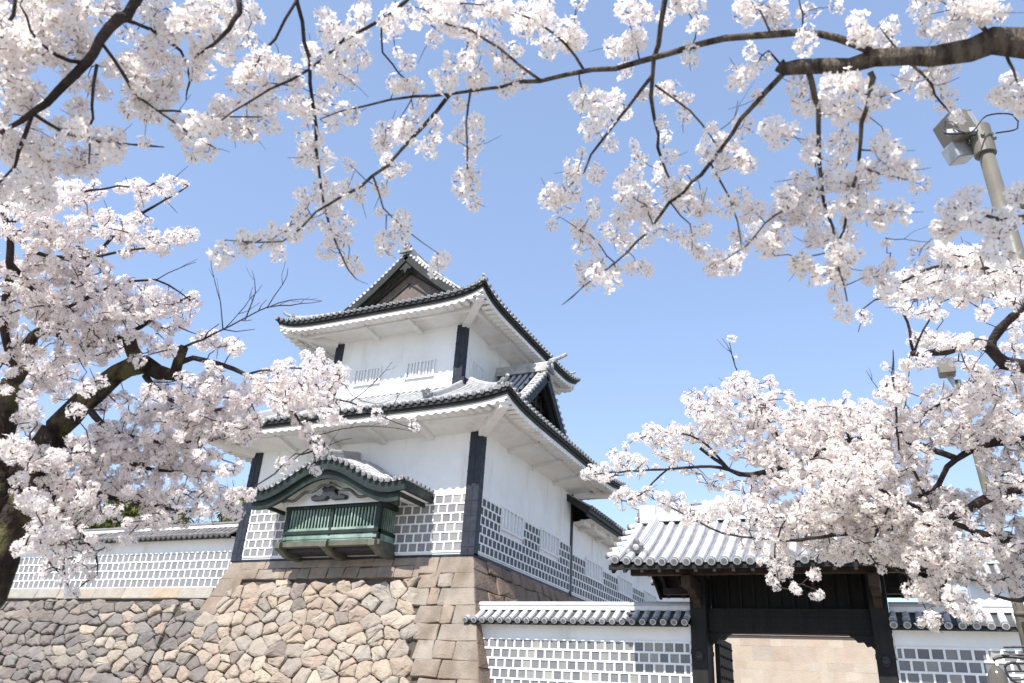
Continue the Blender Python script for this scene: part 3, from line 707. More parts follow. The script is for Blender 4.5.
# curved roof
HW, RY0 = 3.02, 18.32
def kz(x):
    u = abs(x - OX) / HW; return 7.30 + .86 * (.5 + .5 * math.cos(math.pi * min(1, u / .84))) + .07 * max(0, u - .7) ** 2 / .09
def topz(x, y):  # roof swells towards the wall
    u = abs(x - OX) / HW; return kz(x) + .18 + (y - RY0) / 1.68 * .42 * (1 - u ** 2)
cr_ = MB(); xs = [OX + HW * (k - 24) / 24 for k in range(49)]
cr_.grid([[(x, y, topz(x, y)) for y in (RY0, 18.9, 19.5, 20.0)] for x in xs], 1)
for sx in (-1, 1):
    for i in range(7):
        y = RY0 + .10 + (20 - RY0 - .22) * i / 6
        cr_.roll([(OX + sx * HW * (1 - q / 14 * .97), y, topz(OX + sx * HW * (1 - q / 14 * .97), y) + .015) for q in range(15)], (sx * .3, -.2, 1), .072, 0, True, .26)
for k in range(27):
    x = OX + HW * (k - 13) / 13.3; cr_.roll([(x, RY0 - .04, topz(x, RY0) + .03), (x, RY0 + .20, topz(x, RY0 + .2) + .05)], (0, -.1, 1), .07, 0, True)
rr_ = cr_.build('curved_roof', [M['tile'], M['pan']], ob)
mb = MB(); ridge(mb, [Vector((OX, y, topz(OX, y) + .03)) for y in (RY0 + .12, 18.9, 19.4, 19.99)], .11, .22, k=1.15); mb.build('ridge', [M['tile'], M['joint']], rr_)
bg_ = MB()
bg_.sweep([(x, RY0 + .07, kz(x) + .05) for x in xs], [(.05, -.17), (.05, .12), (-.05, .12), (-.05, -.17)])
bg_.sweep([(x, RY0 + .19, kz(x) - .20) for x in xs[2:-2]], [(.05, -.17), (.05, .10), (-.05, .10), (-.05, -.17)])
for sx in (-1, 1):
    x = OX + sx * (HW - .05); bg_.sweep([(x, RY0 + .08, kz(x) + .04), (x, 20.0, kz(x) + .04)], [(.05, -.15), (.05, .12), (-.05, .12), (-.05, -.15)])
    x = OX + sx * (HW - .30); bg_.box(x - .05, x + .05, RY0 + .15, 20, kz(x) - .20, kz(x) - .03)
bg_.build('barge_board', M['copper_dark'], rr_)
ty = MB()
xi = [x for x in xs if abs(x - OX) < 2.0]
ty.grid([[(x, RY0 + .62, 7.10), (x, RY0 + .62, max(7.11, kz(x) - .05))] for x in xi])
ty.grid([[(x, RY0 + .2, kz(x) - .09), (x, 19.0, max(kz(x) - .09, 7.12)), (x, 20.0, max(kz(x) - .09, 7.12))] for x in xs])
ty.build('tympanum', M['plaster'], ob)
cv = MB()
for sx in (-1, 1):   # inner trefoil moulding and carved strut
    cv.tube([(OX + sx * q, RY0 + .34, 7.16 + .45 * (.5 + .5 * math.cos(math.pi * min(1, q / 1.75))) + .05 * math.sin(q * 9)) for q in [k * .12 for k in range(15)]], .05, 6)
cv.build('arch_moulding', M['copper_brown'], ob)
cv = MB()
out = [(-.62, 0), (-.66, .1), (-.5, .17), (-.38, .10), (-.25, .16), (-.2, .28), (-.3, .34), (-.16, .44), (-.1, .36), (0, .56), (.1, .36), (.16, .44), (.3, .34), (.2, .28), (.25, .16), (.38, .10), (.5, .17), (.66, .1), (.62, 0), (.15, 0), (0, .12), (-.15, 0)]
n = len(out); cv.add([(OX + u, RY0 + .42, 7.21 + v) for u, v in out] + [(OX + u, RY0 + .60, 7.21 + v) for u, v in out], [tuple(range(n)), tuple(range(n, 2 * n))[::-1]] + [(i, (i + 1) % n, n + (i + 1) % n, n + i) for i in range(n)])
cv.build('carved_strut', M['iron'], ob)

# ------------------------------------------------------------------ corridor building behind the turret
co = thing('corridor_building', 'long lower white building with barred windows running back from the turret', 'castle building', (-12, 34, ZT))
mb = MB(); mb.box(-15.5, XR - .02, YB, 56, ZT, 8.35); mb.build('wall', M['plaster'], co)
mb = MB(); mb.box(XR - .018, XR + .03, YB + .03, 56, ZT - .02, ZT + .06); mb.build('base_board', M['post'], co)
CW = [(29.3, 31.3), (33.4, 35.4), (37.5, 39.5)]
namako(co, YB + .1, 44, ZT + .16, 7.2, .29, Fright(XR - .018), M['namako_shade'], skip=[(a, b, 6.6, 9) for a, b in CW], rows=5)
for a, b in CW: barwin(co, a, b, 6.62, 7.35, Fright(XR - .018), 2)
cf = MB(); ex = XR + .95; rx = -13.2
def cz(x): return 8.78 + (x - ex) * -.50 + .03 * (x - ex) ** 2
xs_ = [ex + (rx - ex) * k / 6 for k in range(7)]
cf.grid([[(x, y, cz(x)) for x in xs_] for y in (YB - .55 , 56)], 1)
cf.grid([[(2 * rx - x, y, cz(x)) for x in xs_] for y in (YB + .02, 56)], 1)
for i in range(int((56 - YB) / .28)):
    y = YB - .45 + i * .28; cf.roll([(x, y, cz(x) + .015) for x in xs_], (.5, 0, 1), .07, 0, True)
c_ = cf.build('roof', [M['tile'], M['pan']], co)
mb = MB(); mb.box(ex - .09, ex - .03, YB - .6, 56, 8.58, 8.75); mb.box(ex - .16, ex - .10, YB - .6, 56, 8.46, 8.62)
mb.beam((ex - .04, YB - .56, 8.66), (-12.6, YB - .56, cz(-12.6) - .12), .1, .24); mb.build('fascia', M['fascia'], co)
mb = MB(); mb.grid([[(ex - .15, y, 8.50), (XR - .1, y, 8.36)] for y in (YB + .02, 56)])
for k in range(14): y = YB + .9 + k * 1.9; mb.beam((ex - .3, y, 8.40), (XR - .02, y, 8.30), .18, .2)
mb.box(ex - .6, ex - .45, YB, 56, 8.3, 8.46); mb.build('soffit', M['soffit'], co)
mb = MB(); ridge(mb, [(rx, y, cz(rx)) for y in (YB, 35, 45, 56)], .2, .3, False, False); mb.build('ridge', [M['tile'], M['joint']], c_)

# ------------------------------------------------------------------ gate
gt = thing('castle_gate', 'dark timber castle gate with a pale tiled roof between two white walls', 'gate', (-2.35, 20, 0))
GX = -2.35; pl = (-4.55, -4.17); prr = (-.55, -.17)
for a, b in (pl, prr):
    mb = MB(); mb.bbox(a, b, 19.62, 20.30, 0, 4.95, .02)
    for z in (1.0, 3.15): mb.bbox(a - .012, b + .012, 19.608, 20.312, z, z + .10, .005)
    p_ = mb.build('gate_post', M['wood'], gt)
    mb = MB(); c = (a + b) / 2; mb.tube([(c, 19.62, 3.12), (c, 19.58, 3.12)], [.10, .08], 10)
    ring_ = [(c + .075 * math.cos(t), 19.56, 3.08 + .075 * math.sin(t)) for t in [k * math.pi / 5 for k in range(11)]]; mb.tube(ring_, .014, 6, cap=False); mb.build('ring_fitting', M['iron'], p_)
mb = MB(); mb.bbox(pl[1] - .01, prr[0] + .01, 19.84, 20.22, 3.66, 4.22, .03)
for i in range(60): x = pl[1] + .03 + i * .059; mb.box(x, x + .035, 19.822, 19.85, 3.68, 4.20)
for k in range(5): z = 3.72 + k * .115; mb.box(pl[1], prr[0], 19.812, 19.83, z, z + .018)
mb.build('lintel', M['wood'], gt)
mb = MB(); mb.box(pl[1], prr[0], 20.3, 20.36, 4.2, 5.5)
for i in range(12): x = pl[1] + .1 + i * .305; mb.box(x, x + .06, 20.22, 20.30, 4.2, 5.4)
mb.build('transom_boards', M['wood'], gt)
for sx, x in ((1, pl[1]), (-1, prr[0])):
    mb = MB(); out = [(0, 0), (0, -.30), (.08, -.22), (.16, -.24), (.22, -.14), (.34, -.15), (.42, -.06), (.52, 0)]; n = len(out)
    vs = [(x + sx * u, yy, 3.66 + v) for yy in (19.92, 20.12) for u, v in out]; mb.add(vs, [tuple(range(n)), tuple(range(n, 2 * n))[::-1]] + [(i, (i + 1) % n, n + (i + 1) % n, n + i) for i in range(n)])
    mb.build('corner_bracket', M['wood'], gt)
# open doors folded back, studded
for x, s_ in ((pl[1] + .03, 1), (prr[0] + .04, -1)):
    mb = MB(); mb.bbox(x, x + .11, 20.32, 21.95, .1, 3.6, .01)
    for iz in range(14):
        for iy in range(6): mb.tube([(x + (.11 if s_ > 0 else 0), 20.45 + iy * .27, .3 + iz * .24), (x + (.145 if s_ > 0 else -.035), 20.45 + iy * .27, .3 + iz * .24)], [.045, .02], 6)
    mb.build('door_leaf', M['wood'], gt)
GR = dict(x0=-6.08, x1=1.38, y0=17.92, yr=20.2, y1=22.48, ze=4.95, zr=6.42)
def gz(x, y):
    q = abs(y - GR['yr']) / (GR['yr'] - GR['y0']); u = abs(x - GX) / 3.7
    return GR['zr'] - (GR['zr'] - GR['ze']) * (1.20 * q - .20 * q * q) + .10 * u ** 6 * q
gr = MB(); yy_ = [GR['y0'] + (GR['y1'] - GR['y0']) * k / 16 for k in range(17)]; xx_ = [GR['x0'] + (GR['x1'] - GR['x0']) * k / 24 for k in range(25)]
gr.grid([[(x, y, gz(x, y)) for y in yy_] for x in xx_], 1)
n = 25
for i in range(n + 1):
    x = GR['x0'] + .2 + (GR['x1'] - GR['x0'] - .4) * i / n
    for s_ in (1, -1): gr.roll([(x, GR['yr'] - s_ * (GR['yr'] - GR['y0']) * (1 - k / 8 * .94), gz(x, GR['yr'] - s_ * (GR['yr'] - GR['y0']) * (1 - k / 8 * .94)) + .015) for k in range(9)], (0, -s_, 1), .10, 0, True, .42)
for sx, x in ((-1, GR['x0']), (1, GR['x1'])):   # verge tiles laid across the rake
    for s_ in (1, -1):
        for k in range(6):
            y = GR['yr'] - s_ * (GR['yr'] - GR['y0']) * (k + .6) / 6.4; gr.roll([(x + sx * .09, y, gz(x, y) + .0), (x - sx * .22, y, gz(x, y) + .05)], (0, -s_ * .6, 1), .08, 0, True)
        pts = [Vector((x - sx * .62, GR['yr'] - s_ * (GR['yr'] - GR['y0']) * q, gz(x, GR['yr'] - s_ * (GR['yr'] - GR['y0']) * q) + .04)) for q in (.80, .6, .4, .2, .04)]
        ridge(gr, pts, .12, .13, True, False, .9)
ro = gr.build('roof', [M['tilegate'], M['pangate']], gt)
mb = MB(); ridge(mb, [(x, GR['yr'], GR['zr'] + .03) for x in (GR['x0'] + .25, -4, -2.35, -.5, GX)], .20, .30, True, True, 1.1)
mb = MB(); L_ = [(GR['x0'] + .22, GR['yr'], GR['zr'] + .03), (-4, GR['yr'], GR['zr'] + .0), (-2.35, GR['yr'], GR['zr']), (-.5, GR['yr'], GR['zr'] + .0), (GR['x1'] - .22, GR['yr'], GR['zr'] + .03)]
ridge(mb, L_, .19, .30, True, True, 1.1); ridge(mb, L_[::-1], .188, .298, True, True, 1.1)
mb.bbox(GR['x0'] + .20, GR['x0'] + .62, GR['yr'] - .24, GR['yr'] + .24, GR['zr'] - .05, GR['zr'] + .42, .02, 1)
mb.build('ridge', [M['tilegate'], M['joint']], ro)
mb = MB()
for s_ in (1, -1):
    y = GR['yr'] - s_ * (GR['yr'] - GR['y0'])
    mb.box(GR['x0'] + .02, GR['x1'] - .02, min(y + s_ * .04, y + s_ * .11), max(y + s_ * .04, y + s_ * .11), GR['ze'] - .13, GR['ze'] - .015)
    mb.grid([[(x, y + s_ * .1, GR['ze'] - .05), (x, GR['yr'] - s_ * .02, GR['zr'] - .28)] for x in (GR['x0'] + .08, GR['x1'] - .08)])
    for sx, x in ((1, GR['x0'] + .10), (-1, GR['x1'] - .10)): mb.beam((x, y + s_ * .1, GR['ze'] - .10), (x, GR['yr'], GR['zr'] - .28), .07, .22)
mb.build('eave_boards', M['wood'], gt)
mb = MB(); mb.bbox(GR['x0'] + .35, GR['x1'] - .35, 18.62, 18.78, 4.80, 4.96, .01); mb.bbox(GR['x0'] + .35, GR['x1'] - .35, 21.6, 21.76, 4.80, 4.96, .01); mb.bbox(GR['x0'] + .3, GR['x1'] - .3, 20.0, 20.28, 5.55, 5.85, .01); mb.build('purlins', M['woodbrown'], gt)
rft = MB()
for i in range(17):
    x = GR['x0'] + .35 + (GR['x1'] - GR['x0'] - .7) * i / 16
    for s_ in (1, -1): rft.beam((x, GR['yr'] - s_ * 2.05, GR['ze'] - .12), (x, GR['yr'] - s_ * .05, GR['zr'] - .42), .085, .11); rft.beam((x, GR['yr'] - s_ * 2.065, GR['ze'] - .129), (x, GR['yr'] - s_ * 2.05, GR['ze'] - .12), .07, .095, mi=1)
rft.build('rafters', [M['woodbrown'], mat('pale_rafter_end', (.10, .085, .07), .8, (.16, .14, .12), 8)], gt)
for x in (-4.36, -.36):
    mb = MB(); mb.bbox(x - .11, x + .11, 18.45, 21.9, 4.50, 4.78, .02)
    out = [(19.8, 4.5), (19.8, 4.12), (19.6, 4.20), (19.42, 4.36), (19.2, 4.40), (19.0, 4.5)]; n = 6; vs = [(xx, a, b) for xx in (x - .09, x + .09) for a, b in out]
    mb.add(vs, [tuple(range(n)), tuple(range(n, 2 * n))[::-1]] + [(i, (i + 1) % n, n + (i + 1) % n, n + i) for i in range(n)]); mb.build('arm_bracket', M['woodbrown'], gt)

# inner masonry seen through the gate
iw = thing('masonry_wall', 'sunlit pink-beige cut stone wall seen through the gate opening', 'stone wall', (-4, 33, 0))
mb = MB(); mb.box(-16, 10, 33.12, 36, 0, 4.9); mb.build('core', M['backing'], iw)
mb = MB(); v = 0
while v < 4.9:
    h = random.uniform(.28, .62)
    if v + h > 4.7: h = 4.92 - v
    a = -14 + random.uniform(-.5, 0)
    while a < 8:
        l = random.uniform(.35, 1.15); d = random.uniform(0, .008); q = [h * random.uniform(-.04, .04) for _ in range(2)]
        if random.random() < .25 and h > .45: 
            m_ = h * random.uniform(.4, .6)
            for z0_, z1_ in ((v, v + m_), (v + m_, v + h)): d = random.uniform(0, .008); mb.hexa([(a, 33 - d, z0_), (a + l, 33 - d, z0_), (a + l, 33.1, z0_), (a, 33.1, z0_), (a, 33 - d, z1_), (a + l, 33 - d, z1_), (a + l, 33.1, z1_), (a, 33.1, z1_)])
        else: mb.hexa([(a, 33 - d, v), (a + l, 33 - d, v), (a + l, 33.1, v), (a, 33.1, v), (a, 33 - d, v + h), (a + l, 33 - d, v + h), (a + l, 33.1, v + h), (a, 33.1, v + h)])
        a += l
    v += h
mb.build('block_face', M['inner'], iw)
mb = MB(); mb.bbox(-16, 10, 32.9, 33.5, 4.93, 5.02, .01); mb.build('coping', M['cap'], iw)

w3 = capwall('plaster_wall', 'higher white wall half hidden by blossom behind the right-hand gate wall', 2.0, 16, 27, 27.6, 0, 5.95, 6.5, M['tile'], M['pan'], M['plaster'], .4)

# ------------------------------------------------------------------ trees
def petal_mat(name, c, c2):
    m = bpy.data.materials.new(name); m.use_nodes = True; N = m.node_tree; L = N.links; N.nodes.clear()
    o = N.nodes.new('ShaderNodeOutputMaterial'); d = N.nodes.new('ShaderNodeBsdfDiffuse'); t = N.nodes.new('ShaderNodeBsdfTranslucent'); mx = N.nodes.new('ShaderNodeMixShader'); mx.inputs[0].default_value = .52
    g = N.nodes.new('ShaderNodeNewGeometry'); r_ = N.nodes.new('ShaderNodeValToRGB'); r_.color_ramp.elements[0].color = (*c, 1); r_.color_ramp.elements[1].color = (*c2, 1)
    L.new(g.outputs['Random Per Island'], r_.inputs[0]); L.new(r_.outputs[0], d.inputs[0]); L.new(r_.outputs[0], t.inputs[0]); L.new(d.outputs[0], mx.inputs[1]); L.new(t.outputs[0], mx.inputs[2]); L.new(mx.outputs[0], o.inputs[0])
    return m
M['petal'] = petal_mat('blossom_petal', (.955, .895, .86), (.975, .94, .905))
M['petalmid'] = petal_mat('blossom_petal', (.955, .885, .86), (.975, .93, .90))
M['calyx'] = mat('red_brown_calyx', (.22, .08, .07), .7, (.32, .16, .10), 9)
M['bark'] = mat('dark_cherry_bark', (.022, .016, .015), .85, (.06, .044, .038), 6, .5, 30, stretch=(1, 1, 2.5))
M['barkmoss'] = mat('mossy_cherry_bark', (.012, .009, .008), .95, (.06, .043, .032), 9, 1, 22, stain=(5, (.11, .105, .045), .52, .64, (1, 1, 1)))
M['barklight'] = mat('grey_brown_cherry_bark', (.045, .034, .028), .8, (.17, .14, .11), 9, .9, 30, stretch=(3.5, 1, 1), lo=.4, hi=.62)
M['twig'] = mat('cherry_twig', (.022, .014, .016), .8, (.06, .038, .036), 8)

M['lampglass'].node_tree.nodes['Principled BSDF'].inputs['Transmission Weight'].default_value = .45
RG = np.random.RandomState(5)
def make_clusters(nv=10, rich=True):
    """prototype umbels: flowers of five cupped petals facing out, a dark centre and red-brown stalks"""
    protos = []
    for q in range(nv):
        V = []; F3 = []; MI = []
        nf = RG.randint(10, 17)
        for i in range(nf):
            ph = math.acos(1 - 2 * (i + .5) / nf) + RG.normal(0, .12); th = i * 2.39996 + RG.normal(0, .2)
            n = np.array([math.sin(ph) * math.cos(th), math.sin(ph) * math.sin(th), math.cos(ph)]); n /= np.linalg.norm(n)
            c = n * RG.uniform(.50, .98) ; R0 = RG.uniform(.40, .48)
            n = n + RG.normal(0, .28, 3); n /= np.linalg.norm(n)
            a = np.cross(n, [.3, .5, .8]); a /= np.linalg.norm(a); b = np.cross(n, a); t0 = RG.uniform(0, 6.28); cup = RG.uniform(.06, .34)
            for k in range(5):
                t = t0 + k * 1.2566; d = a * math.cos(t) + b * math.sin(t); e = -a * math.sin(t) + b * math.cos(t)
                o = len(V)
                V += [c, c + d * R0 * .62 + e * R0 * .37 + n * cup * R0 * .75, c + d * R0 * (1 - .0) + e * R0 * .13 + n * cup * R0 * 1.3, c + d * R0 * (1 - .0) - e * R0 * .13 + n * cup * R0 * 1.3, c + d * R0 * .62 - e * R0 * .37 + n * cup * R0 * .75]
                F3.append((o, o + 1, o + 2)); F3.append((o, o + 2, o + 3)); F3.append((o, o + 3, o + 4)); MI += [0, 0, 0]
            o = len(V); V += [c + n * .03 + (a * math.cos(t0 + k * 2.1) + b * math.sin(t0 + k * 2.1)) * .06 for k in range(3)]; F3.append((o, o + 1, o + 2)); MI.append(1)
            o = len(V); V += [c - n * .02 + a * .055, c - n * .02 - a * .055, c * .55 - n * .05]; F3.append((o, o + 1, o + 2)); MI.append(1)
            o = len(V); V += [c - n * .02 + b * .05, c - n * .02 - b * .05, c * .55 - n * .05]; F3.append((o, o + 1, o + 2)); MI.append(1)
            if rich:
                o = len(V); V += [c * .6 + a * .016, c * .6 - a * .016, np.zeros(3)]; F3.append((o, o + 1, o + 2)); MI.append(1)
        for _ in range(1):
            n = RG.normal(size=3); n /= np.linalg.norm(n); a = np.cross(n, RG.normal(size=3)); a /= np.linalg.norm(a); o = len(V)
            V += [n * .3, n * .65 + a * .06, n * 1.02, n * .65 - a * .06]; F3.append((o, o + 1, o + 2)); F3.append((o, o + 2, o + 3)); MI += [1, 1]
        protos.append((np.array(V), np.array(F3), np.array(MI)))
    return protos
PROTO = make_clusters()
def rot(n):
    q = RG.normal(size=(n, 4)); q /= np.linalg.norm(q, axis=1)[:, None]; w_, x, y, z = q.T
    return np.stack([1 - 2 * (y * y + z * z), 2 * (x * y - z * w_), 2 * (x * z + y * w_), 2 * (x * y + z * w_), 1 - 2 * (x * x + z * z), 2 * (y * z - x * w_), 2 * (x * z - y * w_), 2 * (y * z + x * w_), 1 - 2 * (x * x + y * y)], 1).reshape(n, 3, 3)
def fastmesh(name, V, F3, MI, mats, parent):
    me = bpy.data.meshes.new(name); nf, k = F3.shape
    me.vertices.add(len(V)); me.vertices.foreach_set('co', V.astype(np.float32).ravel())
    me.loops.add(nf * k); me.loops.foreach_set('vertex_index', F3.astype(np.int32).ravel())
    me.polygons.add(nf); me.polygons.foreach_set('loop_start', np.arange(0, nf * k, k, dtype=np.int32))
    try: me.polygons.foreach_set('loop_total', np.full(nf, k, dtype=np.int32))
    except Exception: pass
    for m_ in mats: me.materials.append(m_)
    me.polygons.foreach_set('material_index', MI.astype(np.int32)); me.update(calc_edges=True)
    o = bpy.data.objects.new(name, me); COL.objects.link(o); o.parent = parent; o.matrix_parent_inverse = Matrix.Translation(-parent_loc(parent)) if parent else Matrix()
    return o
def blossoms(parent, P, R_, mats, name='blossom_crown'):
    Vs = []; Fs = []; Ms = []; off = 0; ids = RG.randint(0, len(PROTO), len(P))
    for q, (v, f, m_) in enumerate(PROTO):
        I = np.where(ids == q)[0]
        if not len(I): continue
        A = rot(len(I)) * R_[I][:, None, None]
        A = A * RG.uniform(.78, 1.18, (len(I), 3))[:, :, None]
        W_ = np.einsum('nij,vj->nvi', A, v) + P[I][:, None, :]
        Vs.append(W_.reshape(-1, 3)); Fs.append((f[None] + (np.arange(len(I)) * len(v))[:, None, None]).reshape(-1, 3) + off); Ms.append(np.tile(m_, len(I))); off += len(I) * len(v)
    return fastmesh(name, np.concatenate(Vs), np.concatenate(Fs), np.concatenate(Ms), mats, parent)

def smooth_path(pts, rs, step=.06, wob=.0):
    """Catmull-Rom through points"""
    P = [np.array(p, float) for p in pts]; P = [2 * P[0] - P[1]] + P + [2 * P[-1] - P[-2]]; R2 = [rs[0]] + list(rs) + [rs[-1]]; out = []; ro_ = []
    for i in range(1, len(P) - 2):
        n = max(2, int(np.linalg.norm(P[i + 1] - P[i]) / step))
        for k in range(n):
            t = k / n; a, b, c, d = P[i - 1], P[i], P[i + 1], P[i + 2]
            out.append(.5 * ((2 * b) + (c - a) * t + (2 * a - 5 * b + 4 * c - d) * t * t + (3 * b - a - 3 * c + d) * t ** 3)); ro_.append(R2[i] * (1 - t) + R2[i + 1] * t)
    out.append(P[-2]); ro_.append(R2[-2])
    if wob:
        for i in range(1, len(out) - 1): out[i] = out[i] + RG.normal(0, wob, 3)
    return out, ro_
def tubes(parent, name, paths, mt, n=6, knob=0):
    mb = MB()
    for pts, rr in paths:
        if knob:
            v0 = len(mb.v); ph = RG.uniform(0, 6.28, 4); mb.tube(pts, [r_ * (1 + knob * RG.uniform(-1, 1)) for r_ in rr], 18)
            for i, c in enumerate(pts):
                for k in range(18):
                    th = k * .349; q = v0 + i * 18 + k; s1 = 1 + knob * (1.6 * math.sin(2 * th + ph[0] + i * .35) + 1.3 * math.sin(5 * th + ph[1] - i * .22) + 1.0 * math.sin(9 * th + ph[2] + i * .5) + RG.uniform(-.9, .9)); mb.v[q] = tuple(np.array(c) + (np.array(mb.v[q]) - np.array(c)) * s1)
        else: mb.tube(pts, rr, n)
    s_ = mb; me = bpy.data.meshes.new(name); me.from_pydata(s_.v, [], s_.f); me.materials.append(mt); me.polygons.foreach_set('use_smooth', [True] * len(s_.f)); me.update()
    o = bpy.data.objects.new(name, me); COL.objects.link(o); o.parent = parent; o.matrix_parent_inverse = Matrix.Translation(-parent_loc(parent)); return o

def px(pts, dist, w):
    """pixel polyline with distances -> 3D path; w = widths in pixels"""
    n = len(pts); D = dist if hasattr(dist, '__len__') else [dist] * n; Wd = [w[0] + (w[1] - w[0]) * i / (n - 1) for i in range(n)] if hasattr(w, '__len__') and len(w) == 2 and n != 2 else (w if hasattr(w, '__len__') else [w] * n)
    if len(D) == 2 and n > 2: D = [D[0] + (D[1] - D[0]) * i / (n - 1) for i in range(n)]
    return [at(x, y, d) for (x, y), d in zip(pts, D)], [ww * d / FPX / 2 for ww, d in zip(Wd, D)]

def cherry(label, trunk_paths, limb_paths, blobs, base, rcl, rpx, depth, barkm, petal, bare=(), extra=None, group=None, twig_r=.0028, dens=1.0, maxd=None, push=0, thin=.0075):
    """blobs: (cx, cy, rx, ry, cover, dist|None) in the view; each becomes a clump of umbels in depth around its bough"""
    t = thing('cherry_tree', label, 'cherry tree', base, group)
    TP = []; LP_ = []
    for pts, rr in trunk_paths: TP.append(smooth_path(pts, rr, .15, .01))
    for pts, rr in limb_paths: LP_.append(smooth_path(pts, rr, .07, .0035))
    tk = tubes(t, 'trunk', TP, barkm, 12, .05)
    nodes = np.array([p for path in TP + LP_ for p in path[0]]); nr = np.array([r_ for path in TP + LP_ for r_ in path[1]])
    # clump centres
    C_ = []
    nd = nodes - CAM; nl = np.linalg.norm(nd, axis=1); 
    zc = nd @ CF; sx_ = 512 + FPX * (nd @ CR) / zc; sy_ = 341.5 - FPX * (nd @ CU) / zc
    for b in blobs:
        cx, cy, rx, ry, cov = b[:5]; cov = min(cov, .93)
        a_c = math.pi * rpx * rpx * .62; n = -math.log(1 - cov) * math.pi * (rx + 2) * (ry + 2) / a_c * dens
        n = int(n) + (RG.rand() < n % 1); n = max(n, 1)
        # local distance = distance of nearest bough on screen
        if len(b) > 5 and b[5]: D = b[5]
        else:
            ok = (zc > 0); dd = np.hypot(sx_ - cx, sy_ - cy) + (~ok) * 1e6; k = np.argsort(dd)[:6]; D = float(np.mean(nl[k]))
        if maxd: D = min(D, maxd)
        D += RG.normal(0, depth * .35) + (0 if len(b) > 5 else push)
        for _ in range(n):
            r_ = RG.rand() ** .5 * (1 + .35 * (RG.rand() < .25)); th = RG.rand() * 6.283
            C_.append(at(cx + rx * r_ * math.cos(th), cy + ry * r_ * math.sin(th), D + RG.uniform(-depth, depth)))
    if extra is not None: C_ += extra
    for pts, rr in LP_:
        acc = 0
        for i in range(1, len(pts)):
            acc += np.linalg.norm(np.array(pts[i]) - np.array(pts[i - 1]))
            if rr[i] < thin and acc > rcl * RG.uniform(1.0, 4.2):
                acc = 0
                for _ in range(RG.randint(1, 3)): v = RG.normal(size=3); v /= np.linalg.norm(v); C_.append(np.array(pts[i]) + v * rcl * RG.uniform(.5, 1.5))
    C_ = np.array(C_); R_ = rcl * RG.choice([.55, .75, .9, 1.05, 1.2], len(C_), p=[.12, .23, .3, .25, .10]) * RG.uniform(.92, 1.08, len(C_)); blossoms(t, C_, R_, [petal, M['calyx']])
    # twigs: greedy attachment to the nearest bough or earlier umbel
    ln = nodes[::1]; pos = list(ln); tw_ = []
    d0 = np.array([np.min(np.sum((ln - c) ** 2, 1)) for c in C_]); order = np.argsort(d0)
    POS = np.empty((len(ln) + 3 * len(C_) + 10, 3)); POS[:len(ln)] = ln; cnt = len(ln)
    for i in order:
        c = C_[i]; d2 = np.sum((POS[:cnt] - c) ** 2, 1); j = int(np.argmin(d2)); a = POS[j].copy(); L = math.sqrt(d2[j])
        if L < .015: continue
        up = np.array([0, 0, 1.0]); m1 = a + (c - a) * .35 + RG.normal(0, L * .07, 3) + up * L * .03; m2 = a + (c - a) * .7 + RG.normal(0, L * .07, 3) + up * L * .02
        r0 = twig_r * (1 + min(1.5, L * 3)); tw_.append(([a, m1, m2, c], [r0, r0 * .8, r0 * .65, r0 * .5]))
        if RG.rand() < .22:
            v = (c - m2) / (np.linalg.norm(c - m2) + 1e-9) + RG.normal(0, .35, 3); v /= np.linalg.norm(v); e1 = c + v * rcl * RG.uniform(1.2, 2.6); tw_.append(([c, (c + e1) / 2 + RG.normal(0, .004, 3), e1], [twig_r * .8, twig_r * .7, twig_r * .45]))
        POS[cnt] = c; POS[cnt + 1] = m2; POS[cnt + 2] = m1; cnt += 3
    for pts, rr in bare:
        p, r_ = smooth_path(pts, rr, .06, .003); tw_.append((p, r_))
        for k in range(2, len(p) - 1, 2):
            dv = (p[k] - p[k - 1]); dv /= np.linalg.norm(dv) + 1e-9; sd2 = np.cross(dv, RG.normal(size=3)); sd2 /= np.linalg.norm(sd2) + 1e-9; L = RG.uniform(.05, .22) * (1 - k / len(p) * .5)
            tw_.append(([p[k], p[k] + (dv * .6 + sd2 * .5) * L * .5, p[k] + (dv * .85 + sd2 * .45) * L], [r_[k] * .7, r_[k] * .5, r_[k] * .35]))
    mb = MB()
    for pts, rr in LP_: mb.tube(pts, [r_ * (1 + .10 * RG.uniform(-1, 1)) for r_ in rr], 7, 0)
    for pts, rr in tw_: mb.tube(pts, rr, 4, 1)
    me = bpy.data.meshes.new('branches'); me.from_pydata(mb.v, [], mb.f); me.materials.append(M['barklight'] if barkm is M['barklight'] else M['bark']); me.materials.append(M['twig'])
    me.polygons.foreach_set('material_index', mb.m); me.polygons.foreach_set('use_smooth', [True] * len(mb.f)); me.update()
    o = bpy.data.objects.new('branches', me); COL.objects.link(o); o.parent = t; o.matrix_parent_inverse = Matrix.Translation(-parent_loc(t))
    return t

